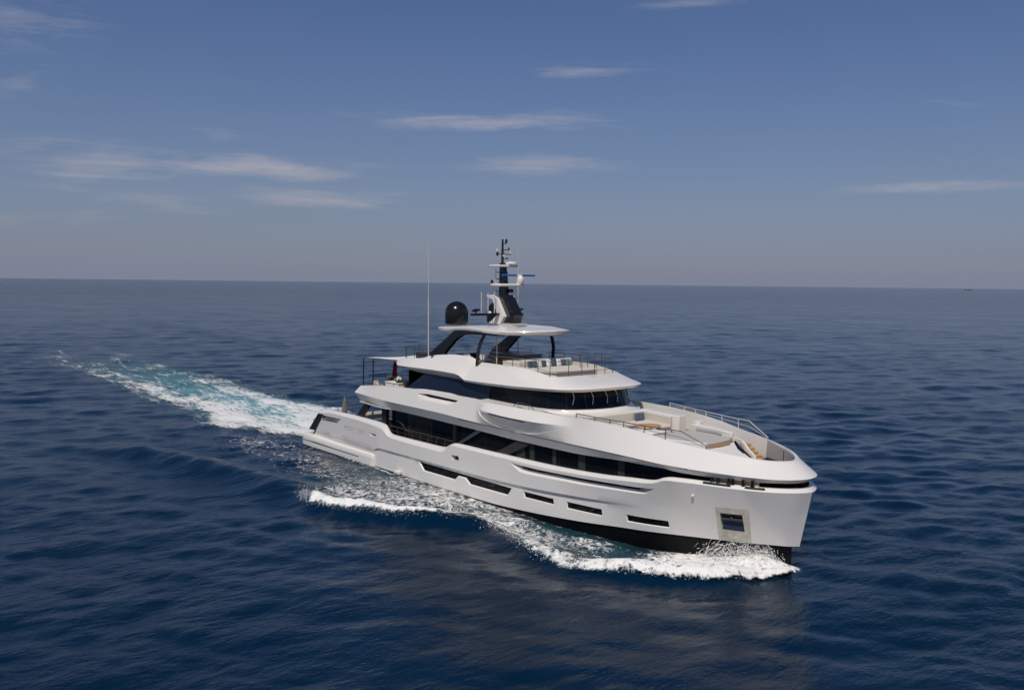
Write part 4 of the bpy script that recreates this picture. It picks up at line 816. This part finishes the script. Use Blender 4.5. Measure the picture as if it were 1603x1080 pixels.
arch=[(17.2,8.4),(17.75,9.05),(20.5,10.66),(21.0,10.80),(25.4,10.72),(25.8,10.69),(25.8,10.62),(22.6,10.58),(21.5,10.46),(20.75,10.15),(19.45,9.15),(18.9,8.4)]
for s_ in (-1,1): MB().prismy(arch,s_*2.62,s_*2.92).build('hardtop_arch',BLACK,yacht,smooth=False)
for s_ in (-1,1):
    MB().bar([(24.0,s_*2.8,10.75),(23.95,s_*3.12,10.2),(23.9,s_*3.3,9.6),(23.8,s_*3.32,8.6)],.2,.14,(0,1,0)).build('hardtop_post',BLACK,yacht)
MB().bar([(26.3,2.0,10.72),(26.9,1.45,10.74),(27.3,.8,10.76)],.3,.1).build('hardtop_front_lip',BLACK,yacht)
# ---- domes, mast, antennas
for s_ in (-1,1):
    prof_=[(.5,-.02),(.76,0),(.80,.06),(.82,.14),(.82,.84)]+[(.82*math.cos(a),.84+.80*math.sin(a)) for a in np.linspace(0.12,1.5,12)]
    MB().lathe(prof_,(19.42,s_*1.85,11.08),36).build('satellite_dome',mat('dome_black',(.008,.008,.009),.2,coat=.12),yacht,sharp=40)
mast=empty('mast',(0,0,0)); mast.parent=yacht
# white angular leg and black leg
for yl in (-.42,):
    MB().prismy([(21.25,13.20),(21.9,13.22),(22.35,12.95),(23.15,11.75),(22.75,11.2),(21.55,11.25),(22.45,11.85),(21.9,12.9),(21.3,13.05)],-.62,-.34).build('white_leg',WHITE,mast,smooth=False)
MB().prismy([(22.2,13.25),(22.95,13.22),(23.95,11.85),(23.7,11.2),(22.7,11.2),(23.1,11.8)],-.34,.42).build('black_leg',BLACK,mast,smooth=False)
mb=MB(); 
mb.add([(x,y,z) for z,hx_,hy_,cx in ((13.1,.30,.22,22.4),(14.6,.24,.17,22.32),(15.4,.19,.14,22.25)) for x,y in ((cx-hx_,-hy_),(cx+hx_,-hy_),(cx+hx_,hy_),(cx-hx_,hy_))],[(i*4+k,i*4+(k+1)%4,(i+1)*4+(k+1)%4,(i+1)*4+k) for i in range(2) for k in range(4)]+[(8,9,10,11)]); mb.build('column',BLACK,mast,smooth=False)
MB().tube([(22.2,0,15.35),(22.2,0,17.02)],[.1,.07],8).build('topmast',BLACK,mast)
def slab(name,x0,x1,y0,y1,z,h,ma): 
    o=MB().obox(((x0+x1)/2,(y0+y1)/2,z),(x1-x0,y1-y0,h),(0,0,0),h*.45).build(name,ma,mast); return o
slab('upper_platform',21.9,22.9,-.95,.85,15.18,.16,WHITE)
slab('lower_platform',21.9,23.0,-.85,1.4,13.88,.2,WHITE)
MB().lathe([(.36,0),(.42,.05),(.42,.14),(.34,.2),(.1,.23)],(22.75,.35,15.27),20).build('radome',WHITE,mast)
MB().tube([(22.8,.95,13.95),(22.8,.95,14.5)],.12,10).build('radar_pedestal',WHITE,mast)
MB().obox((22.8,.95,14.56),(.13,2.95,.13),(0,0,0),.03).build('radar_scanner',BLUE,mast)
MB().obox((22.8,1.0,14.57),(.16,.5,.15),(0,0,0),.03).build('radar_scanner_hub',WHITE,mast)
MB().lathe([(.16,0),(.2,.06),(.24,.2),(.25,.36),(.2,.5),(.1,.58),(.02,.6)],(22.9,1.05,13.95),18).build('small_dome',WHITE,mast)
MB().bar([(22.55,-2.85,11.9),(22.55,-.4,11.9)],.34,.16).bar([(22.55,.4,11.86),(22.55,1.5,11.86)],.34,.16).build('spreader',BLACK,mast,smooth=False)
for y_ in (-2.55,1.2):
    MB().tube([(22.6,y_,11.95),(22.6,y_,12.15)],.05,8).tube([(22.45,y_-.12,12.14),(22.85,y_-.12,12.24)],.09,8).tube([(22.45,y_+.12,12.14),(22.85,y_+.12,12.24)],.07,8).build('search_light',BLACK,mast)
for y_,h_ in ((-2.02,1.45),(-1.45,1.4),(-.9,1.5)): MB().tube([(22.5,y_,11.95),(22.5,y_,11.95+h_)],.035,6).build('whip_antenna',RAILP,mast)
MB().lathe([(.14,0),(.14,.05),(.02,.14)],(22.5,-1.3,11.98),12).build('gps_puck',WHITE,mast)
for z,y0,y1 in ((16.72,0,.32),(16.3,0,.55),(16.0,-.45,.75),(15.68,0,.4)): MB().bar([(22.2,y0,z),(22.2,y1,z)],.05,.05).build('yard',BLACK,mast,smooth=False)
for y_,z,r0,h_ in ((.32,16.75,.09,.34),(.55,16.3,.06,.18),(-.45,15.88,.09,.3),(.42,15.68,.08,.1)): MB().lathe([(r0*.7,0),(r0,h_*.3),(r0*.8,h_*.8),(r0*.3,h_)],(22.2,y_,z),10).build('wind_sensor',BLACK,mast)
MB().lathe([(.08,0),(.08,.14),(.03,.16)],(22.2,-.45,16.2),10).build('navigation_light',WHITE,mast); MB().lathe([(.06,0),(.06,.12),(.02,.14)],(22.2,.7,16.08),10).build('navigation_light',WHITE,mast); MB().obox((22.35,0,15.9),(.1,.12,.12)).build('navigation_light',WHITE,mast,smooth=False)
for z in (14.75,14.3,13.45): MB().bar([(22.2,-.5,z),(22.2,.5,z)],.06,.05).build('mast_bracket',DARKM,mast,smooth=False)
MB().obox((22.7,.3,13.5),(.3,.4,.25),(0,0,0),.05).build('horn',DARKM,mast); MB().obox((22.0,-.75,14.1),(.12,.16,.25),(0,0,0),.03).build('navigation_light',DARKM,mast)
MB().tube([(22.0,-.38,13.2),(22.0,-.42,15.0)],.03,6).build('cable',RAILP,mast); MB().tube([(23.6,.5,11.3),(23.0,.36,13.2)],.03,6).build('cable',RAILP,mast)
MB().tube([(17.55,-2.95,8.7),(17.52,-2.95,12.75)],.045,8).tube([(17.52,-2.95,12.75),(17.5,-2.95,16.85)],[.03,.012],6).build('whip_antenna',RAILP,yacht)
MB().tube([(20.66,2.75,9.0),(20.61,2.75,13.0)],.045,8).tube([(20.61,2.75,13.0),(20.55,2.75,16.6)],[.03,.012],6).build('whip_antenna',RAILP,yacht)
MB().tube([(24.2,-2.0,8.14),(24.2,-2.0,10.75)],.04,8).lathe([(.08,0),(.1,.1),(.05,.22)],(24.2,-2.0,10.2),8).build('sundeck_pole',RAILP,yacht)
# ---- rails
def railing(name,top,base,posts,ma,r=.028,mids=(.5,),par=yacht,rp=None):
    """top/base: lists of points; posts: fractions"""
    top=[Vector(p) for p in top];base=[Vector(p) for p in base]
    mb=MB().tube(top,r,6)
    for m_ in mids: mb.tube([b+(t-b)*m_ for t,b in zip(top,base)],r*.55,5)
    o=mb.build(name,ma,par)
    def lerp(L,f):
        s=f*(len(L)-1);i=min(int(s),len(L)-2);return L[i]+(L[i+1]-L[i])*(s-i)
    for f in posts: MB().tube([lerp(base,f)-Vector((0,0,.03)),lerp(top,f)],rp or r*1.0,6).build('post',ma,o)
    return o
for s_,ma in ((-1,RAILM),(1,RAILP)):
    xs=[34.0,35.3,36.3,37.2,38.5,39.8,40.65,42.2]
    cb=[O2.at(np.array([float(np.interp(x,O2.x,O2.u))]))[0] for x in xs]
    base=[(x,s_*(c[1]-.06),c[2]) for x,c in zip(xs,cb)]
    tz=[6.72,6.66,6.62,6.60,6.55,6.53,6.53,5.86]; top=[(x,s_*(c[1]-.06-.03),z) for x,c,z in zip(xs,cb,tz)]
    railing('bow_railing',top,base,[0,1/7,2/7,3/7,4/7,5/7,.985],ma,.027,(.5,))
base=[(x,-3.9,float(np.interp(x,[14.2,20.9,21.5],[2.88,2.9,3.0]))) for x in np.linspace(14.0,21.9,9)]; top=[(x,-3.92,float(np.interp(x,[13.6,22],[3.42,3.40]))) for x in np.linspace(13.9,22.2,9)]
railing('side_deck_railing',top,base,[i/8 for i in range(9)],RAILM,.02,(.35,))
# sundeck rails
sx=[23.75,25.05,26.9,28.1,29.35,30.45]; base=[(x,-2.86,float(np.interp(x,[23.7,28,29.3,30.5],[8.8,8.76,8.62,8.44]))) for x in sx]+[(30.85,-1.7,8.42),(31.02,-.75,8.43),(31.05,.3,8.43),(31.02,1.25,8.42),(30.85,2.1,8.42)]
top=[(b[0],b[1]*.99,9.28 if b[0]<26 else 9.34) for b in base]
r1_=railing('sundeck_railing',top,base,[i/10 for i in range(11)],RAILM,.024,(.3,))
base=[(x,2.86,8.75) for x in (24,25.5,27,28.5,29.8)]; top=[(p[0],p[1],9.25) for p in base]; railing('sundeck_railing',top,base,[i/4 for i in range(5)],RAILM,.022,(.5,))
base=[(x,2.86,8.75) for x in (14.5,16,17.5,19,20.5,22)]; railing('sundeck_railing',[(p[0],p[1],9.3) for p in base],base,[i/5 for i in range(6)],RAILM,.022,(.5,))
base=[(14.3,y,8.3) for y in (-2.7,-1.6,0,1.6,2.8)]; railing('sundeck_railing',[(14.3,p[1],9.27) for p in base],base,[i/4 for i in range(5)],RAILM,.026,(.5,))
base=[(x,-2.8,8.45) for x in (14.3,15.5,16.6)]; railing('sundeck_railing',[(p[0],-2.8,9.25) for p in base],base,[0,.5,1],RAILM,.026,())
for y0,y1 in ((2.3,2.8),(1.2,1.75)): # stair hand hoops, port side
    MB().tube([(28.6+y0*.2,y0,8.5),(28.6+y0*.2,y0,9.55),(28.6+y1*.2,y1,9.55),(28.6+y1*.2,y1,8.5)],.026,6).build('stair_hoop',RAILM,yacht)
# upper deck aft rail, main deck aft rail, stern rail
base=[(9.3,y,5.9) for y in (3.6,2.0,0,-1.5,-3.0)]; railing('upper_aft_railing',[(9.3,p[1],6.75) for p in base],base,[i/4 for i in range(5)],RAILM,.024,(.4,.7))
base=[(x,3.75,6.2) for x in (9.3,11,12.8,14.6)]; railing('upper_aft_railing',[(p[0],3.75,6.85) for p in base],base,[i/3 for i in range(4)],RAILM,.022,(.5,))
base=[(2.9,y,2.4) for y in (-3.5,-2.3,-.9,.5,2.0,3.5)]; railing('stern_railing',[(2.9,p[1],3.5) for p in base],base,[i/5 for i in range(6)],RAILM,.024,(.35,.7))
base=[(1.3,-3.75,1.5),(1.9,-3.75,1.5)]; railing('stern_railing',[(1.3,-3.75,2.3),(1.9,-3.75,2.3)],base,[0,1],RAILM,.022,())
base=[(x,-3.6,5.7) for x in (28.9,29.5,30.3)]; MB().tube([(28.4,-3.98,6.50),(28.75,-3.96,6.78),(29.9,-3.96,6.76),(30.35,-3.98,6.50)],.024,6).tube([(28.8,-3.96,6.47),(28.8,-3.96,6.78)],.02,6).tube([(29.85,-3.96,6.47),(29.85,-3.96,6.76)],.02,6).build('boarding_handrail',RAILM,yacht)
# awning aft with its two poles per side
aw=empty('sundeck_awning'); aw.parent=yacht
mb=MB().grid([[(8.9,y,8.02-.05*math.cos(y)) for y in np.linspace(-3.0,3.0,9)],[(11,y,8.16-.1*math.cos(y/2.2)) for y in np.linspace(-3.05,3.05,9)],[(13.8,y,8.2) for y in np.linspace(-3.0,3.0,9)]]); mb.grid([[(8.9,y,7.98-.05*math.cos(y)) for y in np.linspace(-3.0,3.0,9)],[(13.8,y,8.16) for y in np.linspace(-3.0,3.0,9)]],True)
mb.build('canvas',FABW,aw)
for x,s_ in ((8.82,-1),(10.3,-1),(8.82,1),(10.3,1)): MB().tube([(x,s_*3.25,5.3),(x,s_*3.2,8.05)],.05,8).build('pole',BLACK,aw)

# ------------------------------------------------------------------ built-in seating on the sundeck
ssf=empty('sundeck_sofa'); ssf.parent=yacht
bpoly([(26.9,-2.1),(29.35,-2.1),(29.75,-1.7),(29.85,1.6),(29.4,1.95),(26.9,1.95)],8.14,8.47,'base',WHITE,ssf,bev=.04)
bpoly([(27.1,-2.15),(29.4,-2.15),(29.85,-1.75),(29.95,1.65),(29.45,2.0),(27.1,2.0)],8.47,8.66,'seat_cushion',FAB,ssf,bev=.06)
bpoly([(26.75,-2.15),(27.15,-2.15),(27.15,2.05),(26.75,2.05)],8.4,9.12,'backrest',FAB,ssf,bev=.07)
bpoly([(24.7,-1.9),(26.7,-1.9),(26.7,1.9),(24.7,1.9)],8.14,8.98,'cabinet',WHITE,ssf,bev=.03)
bar_=empty('sundeck_bar'); bar_.parent=yacht
bpoly([(20.6,.5),(23.4,.5),(23.4,2.5),(20.6,2.5)],8.14,9.02,'counter_body',TEAK,bar_); bpoly([(20.4,.3),(23.6,.3),(23.6,2.6),(20.4,2.6)],9.02,9.12,'counter_top',mat('stone_top',(.3,.28,.26),.3,var=.1),bar_,bev=.02)
bpoly([(17.0,-2.2),(22.6,-2.2),(22.6,-1.5),(17.0,-1.5)],8.14,8.75,'low_cabinet',BLACK,yacht,bev=.02)
bpoly([(15.2,-2.5),(16.4,-2.5),(16.4,-1.2),(15.2,-1.2)],8.14,8.95,'grill_cabinet',mat('slate_cover',(.05,.055,.07),.6),yacht,bev=.05)
def bevobj(name,c,d,ma,par=None,bev=.05,rot=(0,0,0),puff=0):
    mb=MB().obox((0,0,0),d,(0,0,0),bev); o=mb.build(name,ma,par,sharp=60); o.location=c; o.rotation_euler=rot; return o
pil=[(-1.75,FABB,'dark teal patterned pillow at the starboard end of the sundeck sofa',.3),(-1.42,FABB,'second teal patterned pillow from the starboard end of the sundeck sofa',-.2),(-1.02,FABW,'white pillow between two teal ones on the starboard half of the sundeck sofa',.15),(-.62,FABB,'teal patterned pillow just starboard of the middle of the sundeck sofa',.1),(-.25,FABW,'white pillow in the middle of the sundeck sofa',-.15),(.2,FABB,'largest dark teal pillow just port of the middle of the sundeck sofa',.05),(.68,FABW,'white pillow towards the port end of the sundeck sofa',.2),(1.08,FABB,'teal pillow second from the port end of the sundeck sofa',-.1),(1.5,mat('aqua_fabric',(.12,.24,.26),.85,var=.2,bscale=10),'pale aqua pillow at the port end of the sundeck sofa',.05)]
for y,ma,lb,rz in pil:
    sz=.44 if 'largest' not in lb else .54
    o=bevobj('pillow',(27.34,y,8.66+sz/2-.01),(.14,sz,sz),ma,None,.065,(0,-.22,rz)); tag(o,lb,'pillow','pillows along the sundeck sofa')
for y,lb in ((1.75,'navy cushion leaning in the port corner of the bow sofa'),(1.35,'navy cushion beside the corner one on the bow sofa')):
    o=bevobj('cushion',(33.72,y,6.04),(.13,.42,.46),FABN,None,.06,(0,-.15,0)); tag(o,lb,'cushion','navy cushions on the bow sofa')
# bow tables
t=empty('coffee_table',(35.75,.1,5.36)); tag(t,'teak topped coffee table in front of the bow sofa','table')
MB().prism([(.62*math.cos(a)*(1 if abs(math.cos(a))<.8 else 1.05),.82*math.sin(a)) for a in np.linspace(0,2*math.pi,25)[:-1]],.50,.55).build('tabletop',TEAK,t,sharp=50)
MB().tube([(0,.25,0),(0,.25,.5)],.06,10).tube([(0,-.25,0),(0,-.25,.5)],.06,10).build('pedestal',STEEL,t)
t=empty('ottoman',(36.6,-.65,5.36)); tag(t,'low white lounge box with a flat top between the coffee table and the sunpad','ottoman')
MB().obox((0,0,.16),(1.3,1.3,.32),(0,0,0),.04).build('base',WHITE,t); MB().obox((0,0,.36),(1.34,1.34,.1),(0,0,0),.04).build('top',DECKW,t)
t=empty('side_box',(35.7,-1.75,5.36)); tag(t,'white locker with a dark vent at the starboard side of the bow lounge','locker'); 
MB().obox((0,0,.22),(1.1,.6,.44),(0,0,0),.04).build('body',WHITE,t); MB().obox((-.35,-.31,.33),(.22,.02,.07)).build('vent',BLACK,t,smooth=False)
t=empty('teak_coffee_table',(25.4,-2.35,8.14)); tag(t,'light teak box table behind the starboard sundeck railing','table'); 
LT=mat('light_teak',(.50,.27,.10),.5,var=.15,bscale=5)
MB().obox((0,0,.27),(1.9,.62,.44),(0,0,0),.02).build('body',LT,t); MB().obox((0,0,.51),(2.0,.7,.04),(0,0,0),.01).build('tabletop',LT,t)
def lounger(loc,rz,lb,grp):
    t=empty('sun_lounger',loc,rz); tag(t,lb,'sun lounger',grp)
    MB().obox((.35,0,.28),(1.3,.62,.1),(0,0,0),.04).build('seat',mat('charcoal_fabric',(.045,.05,.06),.85),t)
    MB().obox((-.55,0,.52),(.75,.62,.1),(0,.75,0),.04).build('backrest',MATS['charcoal_fabric'],t)
    for x in (-.2,.9):
        for y in (-.26,.26): MB().tube([(x,y,0),(x,y,.25)],.025,6).build('leg',DARKM,t)
    return t
lounger((19.3,-.9,8.14),0,'charcoal sun lounger on the sundeck nearest to the mast side','sun loungers under the hardtop'); lounger((19.3,.3,8.14),0,'charcoal sun lounger on the sundeck further from the starboard edge','sun loungers under the hardtop')
t=empty('side_table',(19.0,-2.45,8.75)); tag(t,'small white tray standing on the dark sundeck cabinet','tray'); MB().obox((0,0,.12),(.7,.35,.05),(0,0,0),.015).build('tray_top',WHITE,t); MB().obox((0,0,.05),(.4,.2,.1)).build('foot',WHITE,t,smooth=False)
# upper deck aft
t=empty('sideboard',(12.6,-2.6,5.36)); tag(t,'white sideboard with the flower bowl at the aft end of the upper deck','sideboard')
MB().obox((0,0,.52),(1.9,.7,1.0),(0,0,0),.02).build('cabinet',WHITE,t); MB().obox((0,0,1.05),(2.0,.8,.05),(0,0,0),.015).build('worktop',DECKW,t)
MB().box(.28,.31,-.37,-.35,.2,.95).build('door_gap',DARKM,t,smooth=False)
t=empty('flower_bowl',(13.2,-2.7,6.44)); tag(t,'bowl of white flowers and green leaves on the white sideboard','flowers')
MB().lathe([(.12,0),(.22,.08),(.26,.18)],(0,0,0),14).build('bowl',DARKM,t)
fr_=random.Random(5); mb=MB(); lf=MB()
for i in range(46):
    a=fr_.random()*6.28;r=.30*math.sqrt(fr_.random());z=.2+.22*(1-(r/.32)**2)+fr_.uniform(-.03,.03)
    tgt=mb if fr_.random()<.55 else lf; s_=fr_.uniform(.05,.085); tgt.lathe([(s_*.4,-s_*.6),(s_,0),(s_*.5,s_*.7)],(r*math.cos(a),r*math.sin(a),z),6)
mb.build('blossoms',FLW,t); lf.build('foliage',LEAF,t)
def chair(loc,rz,lb,grp,ma=FAB,cat='chair'):
    t=empty('deck_armchair',loc,rz); tag(t,lb,cat,grp)
    MB().obox((0,0,.4),(.62,.62,.16),(0,0,0),.05).build('seat',ma,t); MB().obox((-.3,0,.66),(.14,.62,.5),(0,-.15,0),.05).build('backrest',ma,t)
    for s_ in (-1,1): MB().obox((0,s_*.33,.52),(.6,.06,.08),(0,0,0),.02).build('armrest',TEAK,t)
    for x in (-.27,.27):
        for y in (-.28,.28): MB().bar([(x,y,0),(x*.9,y*.9,.34)],.05,.05).build('leg',TEAK,t,smooth=False)
    return t
g='armchairs on the aft upper deck'
chair((9.95,-2.5,5.36),.3,'cream armchair at the stern end of the upper deck nearest the awning poles',g); chair((11.0,-2.9,5.36),1.3,'cream armchair between the stern one and the white sideboard',g)
t=empty('dining_table',(10.9,-1.2,5.36)); tag(t,'long teak dining table on the aft upper deck','table'); MB().obox((0,0,.93),(2.6,1.1,.06),(0,0,0),.02).build('tabletop',TEAK,t); MB().obox((-.7,0,.45),(.15,.7,.9)).obox((.7,0,.45),(.15,.7,.9)).build('pedestal',TEAK,t,smooth=False)
t=empty('fruit_bowl',(10.2,-1.55,6.32)); tag(t,'dark bowl with a silvery rim on the dining table','bowl'); MB().lathe([(.1,0),(.25,.1),(.32,.22)],(0,0,0),14).build('dish',RUST,t); MB().lathe([(.32,.22),(.33,.26),(.2,.24)],(0,0,0),14).build('rim',SILV,t)
# ensign on its raked staff
t=empty('ensign',(8.6,-.3,5.9)); tag(t,'red ensign hanging in folds from its staff at the stern of the upper deck','flag')
rows=[]
for i,z in enumerate(np.linspace(0.15,1.62,22)):
    wd=.42*(1-.62*(z/1.62)); rows.append([(.12+.14*z+wd*(f-.55)*.8+.02*math.sin(9*f+z*3),wd*(f-.6)*1.2+.07*math.sin(f*16+z*2.2),z) for f in np.linspace(0,1,26)])
rows=[r for r in rows]; mb=MB().grid(rows); o=mb.build('cloth',RED,t,sharp=180)
MB().grid([[(x-.012,y-.012,z) for x,y,z in r[2:12]] for r in rows[15:21]]).build('canton',NAVY,t,sharp=180)
MB().grid([[(x-.016,y-.016,z) for x,y,z in r[5:9]] for r in rows[10:21]]).build('canton_cross',FABW,t,sharp=180)
MB().tube([(.35,.05,-.1),(.05,.0,1.9)],.045,8).build('flagstaff',BLACK,t)
# main deck aft
g='armchairs on the aft main deck'
chair((6.9,-.9,2.32),2.6,'cream armchair by the stern railing of the main deck',g); chair((9.6,-2.3,2.32),2.9,'cream armchair with teak arms behind the forward black pillar',g); chair((10.3,-1.2,2.32),-2.4,'cream armchair further inboard on the aft main deck',g)
t=empty('round_table',(11.3,-2.7,2.32)); tag(t,'dark round table beside the forward black pillar on the main deck','table'); MB().lathe([(.9,1.02),(.95,1.05),(.95,1.09),(.9,1.11)],(0,0,0),28).build('tabletop',mat('dark_wood',(.06,.035,.02),.15,var=.3,bscale=3),t); MB().tube([(0,0,0),(0,0,1.02)],.12,12).build('pedestal',BLACK,t)
t=empty('stern_sofa',(8.2,-1.8,2.32),0); tag(t,'cream sofa with its back to the stern on the aft main deck','sofa')
MB().obox((0,0,.3),(.95,2.6,.5),(0,0,0),.06).build('seat',FAB,t); MB().obox((-.42,0,.75),(.2,2.6,.9),(0,-.1,0),.06).build('backrest',FAB,t)
for s_ in (-1,1): MB().obox((0,s_*1.35,.5),(.95,.16,.7),(0,0,0),.05).build('armrest',FAB,t)
t=empty('folded_parasol',(5.2,-2.9,2.32)); tag(t,'grey folded deck cover standing like a spire at the stern','parasol')
MB().tube([(0,0,0),(0,0,2.3)],.03,6).build('pole',STEEL,t)
v=[];n_=14
for k,(z,r) in enumerate(((.9,.14),(1.0,.20),(1.5,.17),(2.0,.09),(2.25,.03))):
    for i in range(n_): a=2*math.pi*i/n_; v.append((r*math.cos(a)*(1+.25*(i%2)),r*math.sin(a)*(1+.25*(i%2)),z))
MB().add(v,[(k*n_+i,k*n_+(i+1)%n_,(k+1)*n_+(i+1)%n_,(k+1)*n_+i) for k in range(4) for i in range(n_)]).build('canopy',mat('grey_canvas',(.17,.155,.14),.8,var=.5,bscale=4,stretch=(3,3,.4)),t,sharp=25)
